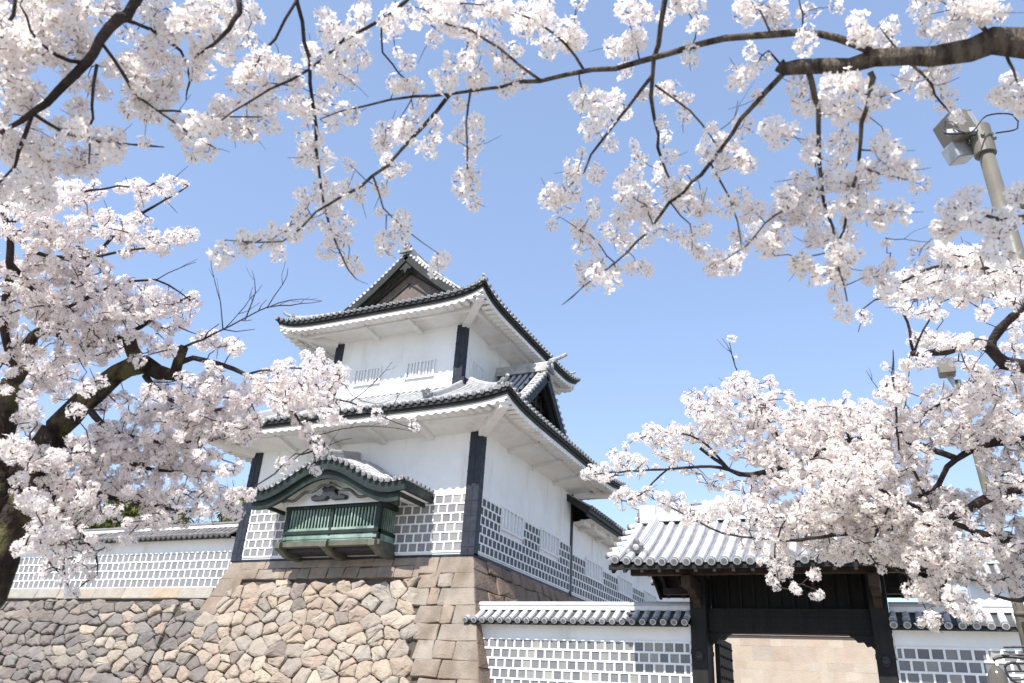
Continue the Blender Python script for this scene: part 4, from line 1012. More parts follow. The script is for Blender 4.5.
# --- left tree, in the middle distance
LM = 5.6
TL, LL = [], []
g0 = at(-30, 640, 5.6); 
TL.append(([(g0[0] - .5, g0[1], 0)] + px([(-60, 660), (-18, 590), (8, 530), (32, 476), (56, 430)], LM, 1)[0], [.24, .165, .14, .12, .10, .085]))
TL.append(px([(56, 430), (83, 403), (117, 375), (145, 366), (172, 372), (184, 347)], [LM, LM - .1, LM - .2, LM - .3, LM - .4, LM - .5], [21, 20, 17, 14, 11, 8]))
TL.append(px([(140, 367), (133, 350), (128, 334)], LM - .3, [13, 12, 11]))
TL.append(px([(-10, 540), (-8, 470), (0, 441), (6, 403), (17, 369), (33, 336), (46, 329)], [LM, LM, LM + .1, LM + .1, LM + .2, LM + .2, LM + .2], [22, 20, 18, 16, 13, 9, 7]))
LL += [px([(17, 369), (4, 330), (11, 263), (8, 225), (-2, 196)], [LM + .2, LM, LM - .2, LM - .3, LM - .3], [8, 7, 6, 5, 4]),
       px([(172, 372), (195, 358), (245, 375), (277, 396), (296, 415), (309, 438), (316, 464)], [5.2, 5.1, 5.0, 4.9, 4.9, 4.8, 4.8], [7, 5, 4, 3.4, 2.8, 2, 1.2]),
       px([(277, 396), (312, 399), (350, 402), (385, 418), (412, 428)], [4.9, 4.9, 4.8, 4.8, 4.7], [2.4, 2, 1.6, 1.2, .8]),
       px([(245, 375), (300, 368), (345, 385)], 5.0, [2.4, 1.6, 1]), 
       px([(8, 225), (33, 252), (72, 258), (134, 250), (186, 238)], [5.3, 5.2, 5.2, 5.1, 5.0], [4.5, 4, 3, 2, 1]),
       px([(11, 263), (56, 308), (111, 286), (156, 280), (190, 300)], [5.4, 5.3, 5.3, 5.2, 5.1], [4, 3.4, 2.6, 2, 1.2]),
       px([(46, 329), (90, 345), (128, 334), (165, 310), (190, 296)], [5.8, 5.6, 5.4, 5.3, 5.2], [6, 5, 4, 3, 1.5]),
       px([(33, 336), (60, 300), (90, 262), (130, 222), (165, 200), (188, 186)], [5.8, 5.7, 5.6, 5.5, 5.4, 5.3], [6, 5, 4, 3, 2, 1]),
       px([(8, 225), (40, 205), (90, 190), (150, 186)], [5.3, 5.2, 5.1, 5.0], [4, 3, 2, 1]),
       px([(56, 430), (30, 450), (0, 486), (-20, 500)], 5.6, [10, 8, 7, 6]), px([(20, 488), (56, 480), (111, 497), (167, 508), (211, 514)], [5.5, 5.4, 5.3, 5.2, 5.2], [7, 5.5, 4, 3, 1.5]),
       px([(83, 403), (110, 430), (160, 442), (210, 440), (240, 430)], [5.5, 5.3, 5.2, 5.2, 5.1], [7, 5, 4, 2.5, 1]), px([(56, 440), (110, 458), (160, 470), (215, 472)], [5.6, 5.4, 5.3, 5.3], [8, 5, 3, 1.5]),
       px([(145, 375), (170, 400), (215, 410), (245, 405)], [5.3, 5.2, 5.1, 5.1], [6, 4, 3, 1.5]), px([(45, 480), (70, 520), (95, 553), (97, 575)], [5.5, 5.3, 5.2, 5.2], [4, 3, 2, 1])]
BL = [(60,385,34,14,.75,6.0),(120,345,26,12,.7,6.0),(95,400,24,10,.6,6.1),(20,430,22,16,.75,6.1),(150,400,20,10,.6,6.0),(30,375,24,12,.7,6.0),(170,325,18,8,.6,5.9),(200,340,14,6,.5,5.8),(120,310,24,12,.6,6.0),(60,300,30,16,.6,6.0),(30,500,12,8,.5,5.0),(50,455,16,8,.6,5.0),(100,385,14,6,.5,4.8),(140,362,10,4,.5,4.8),(75,412,10,5,.5,4.9),(165,505,24,8,.6),(205,500,18,8,.5),(120,535,14,6,.4),(200,455,20,8,.6),(215,385,18,8,.6),(33,197,34,16,.85),(83,191,30,10,.7),(111,225,38,12,.75),(156,241,30,8,.8),(184,236,8,7,.9),(139,191,20,8,.8),(167,186,10,6,.8),(45,236,38,16,.8),(33,275,34,18,.85),(72,263,34,14,.75),(100,291,40,12,.8),(139,308,34,14,.85),(184,302,18,9,.7),(33,313,34,20,.8),(78,325,34,16,.8),(111,330,26,14,.65),(15,352,18,14,.7),(60,358,34,12,.8),(95,350,20,9,.75),(161,347,14,8,.7),(217,341,18,8,.75),(211,369,14,7,.75),(234,347,8,6,.7),(195,386,20,12,.8),(160,392,16,8,.5),(234,402,24,12,.8),(184,414,30,14,.85),(256,386,12,9,.8),(272,391,12,12,.8),(145,418,26,12,.7),(22,410,14,10,.6,5.2),(12,380,10,12,.5,5.2),(111,434,22,10,.8),(156,447,30,14,.85),(211,425,26,12,.85),(245,430,16,8,.8),(111,460,34,15,.85),(70,462,18,12,.8),(16,452,20,12,.85,5.1),(45,468,14,8,.6,5.1),(82,445,14,9,.7,5.0),(120,400,12,6,.5,4.9),(178,469,30,12,.85),(223,469,12,7,.4),(100,486,34,13,.8),(60,486,26,12,.85,5.1),(145,492,30,10,.7),(195,492,28,8,.55),(234,508,8,8,.8),(38,506,20,10,.7,5.1),(18,484,12,9,.6,5.1),(95,514,32,9,.7),(145,519,24,8,.6),(60,525,24,12,.8,5.2),(42,542,14,12,.65,5.2),(20,548,8,14,.4,5.2),(80,545,18,9,.6,5.2),(67,546,12,16,.45),(209,417,20,8,.85),(232,428,18,8,.7),(254,422,14,8,.7),(312,399,18,11,.85),(303,386,18,10,.8),(332,415,14,8,.7),(287,402,14,9,.7),(322,448,8,8,.5),(283,465,9,4,.6),(235,470,10,5,.5),(209,486,12,7,.5),(235,497,14,7,.7),(206,515,10,5,.5),(318,370,22,14,.75),(340,378,9,8,.7),(60,565,16,18,.4),(70,590,10,6,.4),(97,553,9,6,.5),(285,368,16,7,.7),(-25,230,22,40,.6),(-25,320,22,50,.6),(-25,420,20,40,.6),(170,525,20,6,.4),(130,460,20,8,.7),(190,440,20,8,.7)]
bareL = [px([(184, 347), (223, 330), (267, 308), (300, 304), (322, 301)], [5.1, 5.0, 4.9, 4.9, 4.8], [3, 1.9, 1.4, 1, .6]), px([(350, 402), (372, 385), (392, 362)], 4.8, [1.2, 1, .5]), px([(267, 308), (283, 285), (288, 268)], 4.9, [1.2, .9, .5]), px([(245, 320), (255, 292), (252, 270)], 5.0, [1.3, .9, .5]), px([(316, 464), (330, 445), (352, 438)], 4.8, [1, .8, .5]), px([(345, 385), (352, 395), (375, 404), (390, 400)], 4.9, [1, .9, .7, .5]), px([(223, 330), (220, 302), (213, 278), (211, 258)], 5.0, [1.4, 1.1, .8, .5]), px([(267, 308), (290, 300), (322, 301)], 4.9, [1.2, .9, .5]), px([(150, 195), (170, 182), (188, 166)], 5.3, [1.2, .9, .5]), px([(156, 280), (180, 268), (196, 262)], 5.1, [1.2, .9, .5]), px([(309, 438), (340, 430), (372, 426), (420, 432)], 4.8, [1.1, .9, .8, .5]), px([(385, 418), (398, 398), (408, 372)], 4.8, [1, .8, .5]), px([(223, 330), (250, 300), (262, 285)], 5.0, [1.2, .9, .5])]
cherry('full cherry tree with a thick mossy trunk, blossoming at the left edge', TL, LL, BL, (g0[0], g0[1], 0), .039, 5.2, .42, M['barkmoss'], M['petalmid'], bareL, dens=.90, twig_r=.0034, thin=.012)

# --- near boughs from the upper left (tree stands beside the viewer)
NF = 3.1
p0 = at(136, 0, 3.2)
TN = [([(-3.9, -.6, 0), (-3.7, -.3, 1.4), (-3.45, 0, 2.9), (-3.1, .7, 4.2)], [.20, .17, .15, .11])]
LN = [([(-3.1, .7, 4.2), tuple(at(150, -120, 3.3)), tuple(p0)] + px([(117, 18), (100, 41), (88, 63), (59, 91), (32, 113), (8, 128), (-20, 150)], 3.15, 1)[0], [.07, .03, .020, .0185, .0175, .0165, .014, .011, .008, .005])]
e0 = tuple(at(297, -60, 3.2))
LN += [([(-3.1, .7, 4.2), tuple(at(230, -160, 3.5)), e0] + px([(297, 0), (305, 41), (311, 82), (315, 123), (319, 172), (326, 212), (340, 254), (356, 279)], 3.0, 1)[0], [.05, .02, .0095, .008, .0075, .007, .006, .0055, .0045, .0035, .002]),
       ([tuple(at(230, -160, 3.5)), tuple(at(420, -60, 3.2))] + px([(405, 0), (344, 41), (307, 70), (254, 98), (213, 127)], 3.0, 1)[0], [.02, .010, .0065, .006, .005, .004, .002])]
LN += [px([(297, 0), (274, 37), (258, 61), (246, 85)], 3.0, [3, 2.6, 2, 1.4]), px([(240, 12), (229, 29), (215, 42), (196, 56)], 3.1, [5, 4, 3, 2]), px([(240, 12), (236, -20), (230, -160)], [3.1, 3.2, 3.5], [5, 6, 9]),
       px([(15, 0), (9, 23), (1, 38)], 3.1, [3, 3, 2]), px([(15, 0), (40, -60), (150, -120)], [3.1, 3.2, 3.3], [3, 5, 8]), px([(97, 64), (94, 105), (91, 132), (89, 164)], 3.1, [3, 2.4, 2, 1.2]), px([(100, 41), (123, 76), (138, 97), (158, 111)], 3.15, [3, 3, 2.5, 1.5]),
       px([(32, 113), (58, 130), (90, 142), (126, 144), (164, 147)], 3.1, [3, 2.4, 2, 1.6, 1]), px([(158, 111), (187, 132), (217, 149)], 3.1, [1.8, 1.5, 1]), px([(158, 111), (190, 113), (229, 117), (264, 117)], 3.1, [2, 2, 1.5, 1]), px([(32, 113), (20, 150), (5, 180), (-10, 190)], 3.2, [4, 3, 2, 1]),
       px([(88, 63), (55, 55), (30, 30), (20, 5)], 3.15, [4, 3, 2, 1.5]), px([(117, 18), (150, 30), (180, 50), (190, 80), (186, 100)], 3.2, [4, 3, 2.5, 2, 1]), px([(381, 20), (383, 53), (400, 72), (414, 90)], 2.95, [2, 2, 1.6, 1]), px([(344, 41), (381, 20)], 3.0, [2.4, 2])]
BN = [(150,-115,60,28,.6),(235,-140,50,28,.6),(330,-110,50,22,.6),(420,-45,50,20,.65),(60,-35,60,22,.7),(297,-45,30,20,.6),(40,22,45,30,.93),(100,18,20,18,.6),(20,70,30,30,.9),(70,45,24,18,.8),(122,60,22,18,.75),(110,30,14,12,.4),(75,95,18,12,.6),(150,75,28,22,.9),(165,22,26,22,.6),(205,12,28,14,.9),(232,48,22,20,.75),(252,25,20,16,.6),(165,112,20,18,.75),(138,103,15,12,.6),(185,55,18,14,.65),(250,90,20,16,.65),(240,122,34,20,.85),(290,105,14,14,.5),(95,110,15,15,.6),(88,150,18,20,.65),(48,158,38,18,.85),(18,120,22,22,.88),(60,130,20,12,.65),(113,145,12,10,.55),(30,190,32,14,.75),(262,72,24,15,.65),(184,131,10,10,.8),(356,48,20,18,.75),(335,22,16,14,.5),(344,74,22,22,.75),(330,108,20,16,.65),(364,10,16,9,.7),(299,86,8,18,.75),(303,156,12,8,.75),(323,164,11,8,.5),(393,55,12,8,.7),(401,119,12,9,.6),(381,145,20,12,.7),(327,197,18,14,.75),(340,230,18,14,.75),(307,217,10,8,.7),(262,242,18,8,.55),(282,250,9,6,.7),(356,266,5,5,.6),(344,262,6,6,.7),(-25,60,20,60,.6),(-20,150,20,30,.6)]
cherry('nearest cherry boughs hanging into the upper left corner with soft white blossom', TN, LN, BN, (-3.9, -.6, 0), .046, 11.5, .16, M['bark'], M['petal'], [px([(217, 149), (230, 152)], 3.1, [.8, .4]), px([(126, 144), (164, 147)], 3.1, [1.2, .6])], twig_r=.0017, dens=.84, push=.14)

# --- near tree at the right: heavy sawn limb and long hanging boughs
b0 = at(1100, 30, 3.15)
TR = [([(3.3, 1.1, 0), (3.2, 1.25, 1.5), (3.0, 1.55, 3.0), tuple(at(1180, 10, 3.35)), tuple(b0)], [.22, .18, .15, .085, .052]), px([(1100, 30), (1024, 39), (960, 50), (905, 58), (850, 63), (800, 65), (779, 65)], [3.15, 3.0, 2.95, 2.9, 2.9, 2.9, 2.9], [23, 20, 17.5, 15.5, 14, 13, 12])]
LR = [px([(872, 56), (853, 43), (820, 35), (770, 32), (700, 45), (640, 62), (590, 72), (540, 80), (500, 86), (450, 94)], 2.9, [9, 7.5, 6.6, 6, 5.6, 5, 4.5, 4, 3.4, 2.8]),
      px([(450, 94), (426, 123), (401, 152), (373, 176), (344, 197), (315, 213), (282, 242), (225, 240)], 2.95, [4, 3.6, 3.3, 3, 2.5, 2, 1.6, .8]), px([(450, 94), (414, 96), (364, 107), (320, 119)], 2.95, [3, 2.5, 2, 1]), px([(373, 176), (385, 209), (405, 230), (442, 256)], 2.95, [2, 1.6, 1.3, .7]),
      px([(471, 88), (467, 123), (469, 172), (475, 205)], 2.9, [2.6, 2, 1.6, .8]), px([(540, 80), (500, 50), (469, 29), (447, 25), (425, 10)], 2.9, [3, 2.4, 2, 1.6, 1]), px([(469, 29), (463, 64)], 2.9, [1.8, 1.4]), px([(585, 72), (567, 44), (555, 35), (529, 18), (505, 8), (459, 3)], 2.95, [3, 2.4, 2.2, 2, 1.6, 1.2]), px([(579, 72), (582, 88), (590, 105)], 2.9, [1.6, 1.3, 1]),
      ([tuple(at(1060, -70, 3.1)), tuple(at(860, -90, 3.1)), tuple(at(700, -60, 3.0))] + px([(665, 0), (658, 44), (652, 73), (655, 119), (660, 147), (667, 171), (678, 192), (685, 212)], 2.95, 1)[0], [.03, .022, .014, .0105, .009, .008, .0065, .0055, .0045, .0035, .002]),
      px([(1100, 30), (1060, -70)], [3.15, 3.1], [26, 16]), px([(652, 76), (628, 106), (603, 140), (582, 172), (555, 205)], 2.95, [3.4, 3, 2.5, 2, 1]), px([(655, 85), (689, 112), (710, 133), (720, 150)], 2.95, [2.4, 2, 1.5, 1]),
      px([(784, 68), (778, 80), (752, 105), (731, 133), (711, 161), (692, 182), (671, 203), (653, 224), (636, 242), (615, 263), (583, 287), (562, 305)], [2.9] * 12, [5.6, 5, 4.4, 4.1, 3.8, 3.4, 3, 2.6, 2.1, 1.7, 1.3, .8]), px([(710, 162), (731, 199), (738, 222), (742, 250)], 2.9, [2.2, 1.8, 1.4, 1]), px([(615, 263), (600, 245), (580, 229), (560, 217)], 2.9, [1.5, 1.2, 1, .6]), px([(653, 224), (645, 205), (632, 196)], 2.9, [1.6, 1.3, 1]), px([(671, 203), (690, 225), (692, 250)], 2.9, [1.6, 1.3, .9]),
      px([(808, 70), (815, 97), (818, 123), (820, 161), (824, 199), (833, 228), (837, 243)], 2.9, [5.4, 5, 4.5, 4, 3.4, 2.6, 1.8]), px([(820, 185), (800, 204), (775, 215), (755, 235), (734, 255), (711, 268)], 2.9, [2.4, 2, 1.7, 1.4, 1.1, .7]), px([(870, 72), (873, 85), (866, 108), (861, 140), (858, 170), (851, 199), (843, 231), (837, 254), (843, 286), (848, 308)], 2.9, [5, 4.4, 4, 3.6, 3.2, 2.8, 2.4, 2, 1.5, 1]),
      px([(868, 97), (885, 95), (904, 89)], 2.9, [2, 1.7, 1]), px([(861, 150), (878, 151), (895, 151)], 2.9, [1.6, 1.3, .8]), px([(858, 168), (885, 175), (908, 180)], 2.9, [1.8, 1.5, .9]), px([(911, 64), (930, 85), (946, 108)], 2.95, [2.4, 2.2, 1.6]), px([(992, 38), (974, 18), (958, 4), (935, -10)], 2.95, [4, 3, 2.4, 2]), px([(1005, 52), (1012, 70), (1021, 88)], 3.0, [2.6, 2.2, 1.6]), px([(781, 65), (768, 50), (757, 64), (746, 79)], 2.9, [2, 1.6, 1.3, 1]), px([(804, 33), (802, 15), (798, -5)], 2.9, [2, 1.6, 1]), px([(770, 32), (760, 12), (752, 2)], 2.9, [2, 1.6, 1]), px([(640, 62), (632, 35), (628, 17)], 2.9, [1.6, 1.3, 1]), px([(837, 250), (800, 258), (775, 256)], 2.95, [1.6, 1.2, .7]), px([(690, 47), (696, 29), (684, 5)], 2.9, [1.7, 1.3, 1]), px([(905, 55), (890, 40), (880, 28)], 2.9, [2, 1.6, 1]),
      px([(1060, 120), (1024, 215), (985, 215), (960, 213), (941, 231)], [3.3, 3.1, 3.1, 3.05, 3.0], [5, 4, 3, 2, 1]), px([(1100, 30), (1060, 120)], [3.15, 3.3], [20, 6]), px([(1024, 215), (1000, 240), (992, 252)], 3.1, [2, 1.6, 1])]
BR = [(860,-85,70,22,.7),(720,-55,60,20,.7),(1050,-70,50,30,.6),(960,-60,50,20,.6),(1080,60,40,30,.5),(414,8,14,7,.7),(401,15,8,6,.5),(434,8,12,8,.75),(414,25,5,5,.8),(431,36,5,5,.8),(447,25,5,5,.8),(473,39,7,7,.7),(483,64,30,11,.75),(434,82,14,10,.7),(508,20,16,16,.7),(508,45,13,10,.7),(459,8,20,8,.75),(389,84,9,7,.6),(540,6,22,7,.75),(538,38,16,13,.6),(578,32,20,10,.75),(552,22,6,5,.8),(579,2,8,5,.8),(628,17,11,11,.85),(646,10,5,5,.7),(672,14,6,6,.7),(684,3,16,8,.75),(640,38,9,9,.55),(614,48,11,8,.75),(631,79,10,12,.65),(596,113,9,12,.75),(623,117,10,10,.75),(669,88,12,13,.65),(693,58,7,9,.55),(696,29,7,8,.6),(678,117,12,11,.55),(629,149,7,7,.75),(643,161,9,8,.65),(590,152,8,8,.75),(576,173,11,12,.75),(629,180,9,6,.8),(555,197,7,8,.7),(672,140,8,8,.6),(661,167,10,8,.6),(669,186,9,9,.6),(552,217,12,9,.65),(580,229,10,6,.75),(595,217,15,11,.7),(632,212,24,16,.88),(620,240,18,11,.65),(599,249,7,7,.65),(580,249,4,3,.7),(604,273,22,11,.8),(639,263,15,11,.7),(650,235,11,8,.55),(660,185,9,9,.6),(685,161,9,8,.55),(699,185,8,8,.6),(696,217,15,11,.75),(689,249,11,13,.8),(671,231,8,7,.65),(738,150,15,11,.7),(747,171,10,10,.75),(748,119,11,7,.55),(717,171,9,8,.55),(782,127,12,9,.8),(793,110,6,8,.6),(745,206,11,9,.65),(722,208,7,6,.65),(745,231,13,13,.75),(762,249,19,11,.75),(734,263,14,7,.75),(711,268,4,3,.7),(787,206,11,13,.75),(782,224,13,10,.75),(801,220,13,11,.75),(806,150,8,11,.75),(804,182,8,8,.75),(815,210,8,10,.6),(797,261,15,5,.65),(817,235,7,7,.65),(815,277,7,7,.7),(752,9,10,8,.7),(781,18,15,11,.75),(804,7,7,6,.75),(837,4,6,4,.75),(801,41,13,9,.75),(749,23,8,8,.55),(755,50,10,9,.7),(746,79,7,8,.65),(757,94,6,5,.6),(799,88,6,5,.45),(861,38,11,12,.85),(880,31,9,10,.8),(891,48,3,3,.7),(942,9,25,10,.8),(939,32,17,11,.8),(980,3,20,5,.8),(995,14,13,7,.65),(957,30,7,6,.65),(838,91,17,13,.8),(828,111,13,11,.7),(851,114,13,11,.7),(848,135,13,14,.7),(880,105,8,6,.65),(913,88,14,10,.65),(942,70,17,11,.8),(946,97,6,5,.55),(880,135,6,4,.55),(898,146,7,7,.7),(880,164,12,8,.65),(916,181,7,7,.75),(836,164,13,11,.65),(810,158,10,13,.7),(801,183,9,7,.65),(872,187,17,11,.75),(840,187,19,11,.75),(1009,91,14,14,.85),(1020,100,8,8,.8),(952,112,9,8,.65),(788,199,11,8,.75),(840,201,15,13,.65),(875,206,19,15,.75),(824,231,10,8,.75),(853,228,13,9,.5),(801,260,12,5,.6),(824,267,9,10,.7),(846,260,19,13,.75),(833,299,6,5,.75),(849,312,8,6,.8),(878,248,8,9,.5),(878,273,13,13,.7),(885,260,8,8,.5),(915,256,7,5,.75),(962,193,11,8,.8),(959,215,15,11,.8),(941,231,6,7,.7),(986,222,15,9,.75),(992,246,13,9,.75),(1014,199,10,11,.8),(1015,225,9,8,.6),(401,172,12,9,.7),(422,143,15,12,.55),(356,166,10,11,.6),(381,242,15,7,.65),(385,211,12,9,.6),(405,230,6,9,.6),(442,256,3,3,.7),(467,139,13,20,.6),(469,203,5,4,.8),(375,185,9,9,.5),(405,130,9,9,.5),(318,226,8,6,.4),(240,240,10,4,.5)]
cherry('near cherry tree whose thick pale cut limb and hanging boughs cross the top right sky', TR, LR, BR, (3.3, 1.1, 0), .043, 11.5, .13, M['barklight'], M['petal'], [px([(475, 205), (478, 212)], 2.9, [.8, .5]), px([(583, 287), (562, 305)], 2.9, [1.2, .6]), px([(356, 279), (368, 284)], 3.0, [.8, .4]), px([(895, 151), (915, 150)], 2.9, [.8, .5]), px([(720, 130), (735, 118), (738, 100)], 2.9, [1, .8, .5]), px([(885, 238), (905, 240), (930, 242)], 2.9, [1, .8, .5])], twig_r=.0017, dens=.78, push=.06)

# --- right tree in the middle distance, over the gate roof
RM = 6.6
gr_ = at(1090, 650, 6.8)
TM = [([(gr_[0] + .1, gr_[1], 0), tuple(at(1090, 650, 6.8)), tuple(at(1082, 560, 6.8)), tuple(at(1075, 460, 6.7)), tuple(at(1060, 385, 6.6))], [.22, .17, .15, .13, .10])]
LMM = [px([(1060, 385), (1030, 368), (1004, 363), (991, 350), (978, 343), (946, 351), (920, 354), (911, 354)], [6.6, 6.5, 6.4, 6.3, 6.2, 6.1, 6.0, 6.0], [16, 13, 11, 10, 9, 7, 6, 5]), px([(991, 350), (998, 331), (1024, 309), (1050, 290)], [6.3, 6.3, 6.2, 6.2], [8, 8, 6, 5]), px([(914, 354), (907, 322), (895, 299)], 6.0, [3, 2.4, 1.6]), px([(915, 350), (933, 312), (949, 299)], 6.0, [2, 1.6, 1]),
       px([(1060, 385), (1040, 290), (1024, 275), (972, 267), (933, 268), (907, 277), (888, 291), (859, 312)], [6.6, 5.4, 4.6, 4.3, 4.1, 4.0, 4.0, 3.9], [14, 5, 3.8, 3.2, 2.8, 2.6, 2.2, 1]),
       px([(1082, 560), (1024, 545), (975, 531), (935, 516), (894, 496), (849, 476)], [6.8, 6.5, 6.3, 6.2, 6.1, 6.0], [13, 8, 5, 3.6, 3, 2]), px([(935, 516), (914, 471), (899, 450), (895, 400), (893, 350)], [6.2, 6.2, 6.2, 6.1, 6.1], [3, 2.6, 2.2, 1.4, .8]), px([(1075, 460), (1024, 485), (990, 498), (960, 513), (930, 525), (870, 530), (800, 540), (774, 540)], [6.7, 6.5, 6.4, 6.3, 6.3, 6.3, 6.3, 6.2], [14, 11, 9, 7, 5, 4, 3, 2]),
       px([(1075, 460), (1010, 440), (955, 460), (932, 491), (900, 500)], [6.7, 6.6, 6.5, 6.4, 6.4], [12, 8, 5, 4, 2]), px([(955, 458), (900, 440), (850, 440), (793, 464), (751, 475), (729, 469), (700, 448)], [6.5, 6.6, 6.7, 6.7, 6.7, 6.7, 6.7], [6, 5, 4.5, 5, 5, 4, 3]), px([(751, 475), (710, 467), (668, 469), (613, 472), (596, 474)], 6.7, [3.6, 3, 2.4, 1.6, 1]), px([(668, 469), (639, 495), (626, 501)], 6.7, [1.8, 1.6, 1]),
       px([(793, 464), (784, 446), (771, 424), (755, 398), (735, 366), (729, 340)], [6.7, 6.6, 6.6, 6.5, 6.5, 6.5], [2.6, 2.2, 2, 1.5, 1.1, .6]), px([(774, 540), (722, 533), (690, 517), (658, 501)], [6.2, 6.3, 6.3, 6.3], [2.4, 2, 1.7, 1]), px([(755, 398), (730, 405), (700, 405)], 6.6, [1.4, 1.1, .8]), px([(729, 469), (700, 440), (670, 432), (640, 438)], 6.7, [2.4, 2, 1.5, 1]), px([(850, 440), (838, 415), (815, 405)], 6.7, [2.6, 2, 1]), px([(900, 440), (930, 410), (965, 392), (978, 372)], 6.6, [3, 2.4, 1.8, 1]), px([(975, 531), (950, 575), (940, 600), (968, 613)], [6.3, 6.1, 6.0, 6.0], [3, 2.4, 1.8, 1]), px([(849, 476), (800, 500), (775, 545), (779, 585)], [6.0, 6.0, 6.0, 6.0], [2.2, 1.8, 1.4, .8]),
       px([(1082, 560), (1040, 590), (1010, 600), (985, 590)], [6.8, 6.5, 6.3, 6.2], [8, 5, 3, 1.5]), px([(894, 496), (870, 555), (905, 575), (930, 617)], [6.1, 6.1, 6.1, 6.1], [2, 1.6, 1.2, .8])]
BM = [(952,254,14,8,.8,4.6),(975,260,18,10,.8,4.8),(933,284,28,11,.8),(965,290,20,13,.8),(907,286,18,11,.7),(988,286,14,7,.7),(1010,273,14,10,.7),(1007,296,16,10,.6),(904,306,5,6,.8),(927,312,12,7,.7),(985,314,4,4,.9),(933,341,24,7,.75),(965,344,20,7,.75),(920,362,18,7,.75),(962,362,9,6,.6),(1014,341,12,12,.55),(978,372,9,8,.7),(1014,318,10,10,.45),(991,386,17,11,.75),(894,389,13,13,.8),(1017,375,9,14,.75),
      (598,472,12,8,.8),(619,454,11,9,.7),(632,466,17,11,.65),(626,498,18,9,.8),(648,437,18,8,.8),(664,430,15,7,.85),(668,450,13,11,.8),(681,459,14,10,.6),(694,401,11,9,.8),(713,395,13,8,.85),(713,414,20,12,.88),(697,433,24,11,.85),(726,430,24,14,.88),(739,388,16,9,.85),(764,392,18,11,.8),(758,408,20,11,.85),(788,398,4,4,.9),(771,424,24,14,.88),(800,414,15,9,.8),(822,412,13,8,.8),(809,433,28,14,.88),(842,424,23,13,.8),(790,450,32,14,.88),(835,450,32,16,.88),(764,453,20,12,.7),(739,450,18,9,.5),(790,469,28,14,.8),(764,488,26,12,.75),(809,478,32,14,.8),(848,475,32,16,.88),(722,482,18,8,.6),(735,504,22,10,.7),(703,511,18,8,.75),(674,501,16,8,.7),(690,520,12,6,.5),(777,514,28,12,.75),(816,508,32,14,.8),(851,508,32,14,.88),(739,527,16,6,.55),(774,530,24,8,.5),(800,533,26,9,.7),
      (854,415,24,16,.8),(889,397,14,12,.65),(889,425,28,16,.88),(935,405,24,14,.72),(965,400,24,12,.75),(930,430,32,16,.75),(970,430,28,18,.75),(1010,415,20,22,.82),(1005,450,22,20,.82),(854,455,32,18,.82),(894,461,28,18,.8),(940,500,22,13,.72),(909,491,28,16,.8),(864,496,32,16,.88),(834,521,34,16,.85),(879,526,38,16,.88),(925,521,32,16,.88),(965,511,22,15,.72),(1008,491,20,20,.8),(1005,531,22,20,.8),(975,551,22,15,.75),(935,551,24,16,.85),(899,551,28,14,.85),(854,549,32,12,.82),(824,549,28,9,.7),(950,571,22,12,.85),(935,591,19,13,.85),(955,601,17,10,.85),(970,614,13,6,.8),(930,619,7,5,.95),(992,580,12,10,.55),(1015,561,12,18,.8),(1018,591,8,12,.7),(779,575,10,12,.75),(776,558,14,9,.8),(797,588,3,3,.8),(813,575,3,3,.9),(816,596,4,3,.9),(750,546,10,4,.4),(910,567,7,5,.6),(1060,430,26,50,.6),(1060,520,26,40,.6),(1055,330,24,30,.5)]
bareM = [px([(899, 450), (895, 400), (893, 374), (893, 351)], 6.1, [1.6, 1.4, 1.1, .6]), px([(735, 366), (731, 352), (722, 338)], 6.5, [1.1, .9, .5]), px([(885, 400), (872, 380), (866, 370)], 6.1, [1, .8, .5]), px([(965, 395), (975, 365), (985, 352)], 6.3, [1.1, .9, .5])]
cherry('broad cherry tree in dense white blossom at the right, spreading over the gate roof', TM, LMM, BM, (gr_[0] + .1, gr_[1], 0), .040, 4.6, .55, M['bark'], M['petal'], bareM, dens=.95, push=.2, twig_r=.0034, thin=.012)

# ------------------------------------------------------------------ trees behind the long wall
def leafball(mb, c, r_, n, ls, flat=.8):
    for _ in range(n):
        d = RG.normal(size=3); d /= np.linalg.norm(d); p = np.array(c) + d * r_ * RG.uniform(.55, 1.0) * np.array([1, 1, flat]); a = RG.normal(size=3); a /= np.linalg.norm(a); b = np.cross(a, RG.normal(size=3)); b /= np.linalg.norm(b) + 1e-9
        mb.add([p - a * ls, p + b * ls * .35, p + a * ls, p - b * ls * .35], [(0, 1, 2, 3)])
M['leaf'] = mat('evergreen_leaf', (.07, .085, .022), .7, (.13, .135, .04), 2, island=[(.6, .6, .6), (1.1, 1.1, 1.0), (1.5, 1.4, 1.0)])
for i, (x, y, z, r0, lab) in enumerate(((-25.2, 27, 8.3, 2.6, 'olive green evergreen tree behind the long wall close beside the turret'), (-33.5, 27, 8.4, 2.6, 'olive green evergreen tree behind the long wall near its middle'), (-43, 28, 9.5, 3.2, 'evergreen tree rising behind the long wall behind the mossy cherry trunk'))):
    t = thing('evergreen_tree', lab, 'tree', (x, y, 3.5), 'evergreens behind the long wall'); P, r_ = smooth_path([(x, y, 3.5), (x + .1, y, 6), (x, y + .1, z + .5)], [.25, .2, .1], .4)
    tubes(t, 'trunk', [(P, r_)], M['bark'], 8); lf = MB()
    for k in range(48):
        d = RG.normal(size=3); d /= np.linalg.norm(d); leafball(lf, (x + d[0] * r0 * .8, y + d[1] * r0 * .8, z + d[2] * r0 * .55), r0 * .30, 170, .15)
    lf.build('crown', M['leaf'], t)
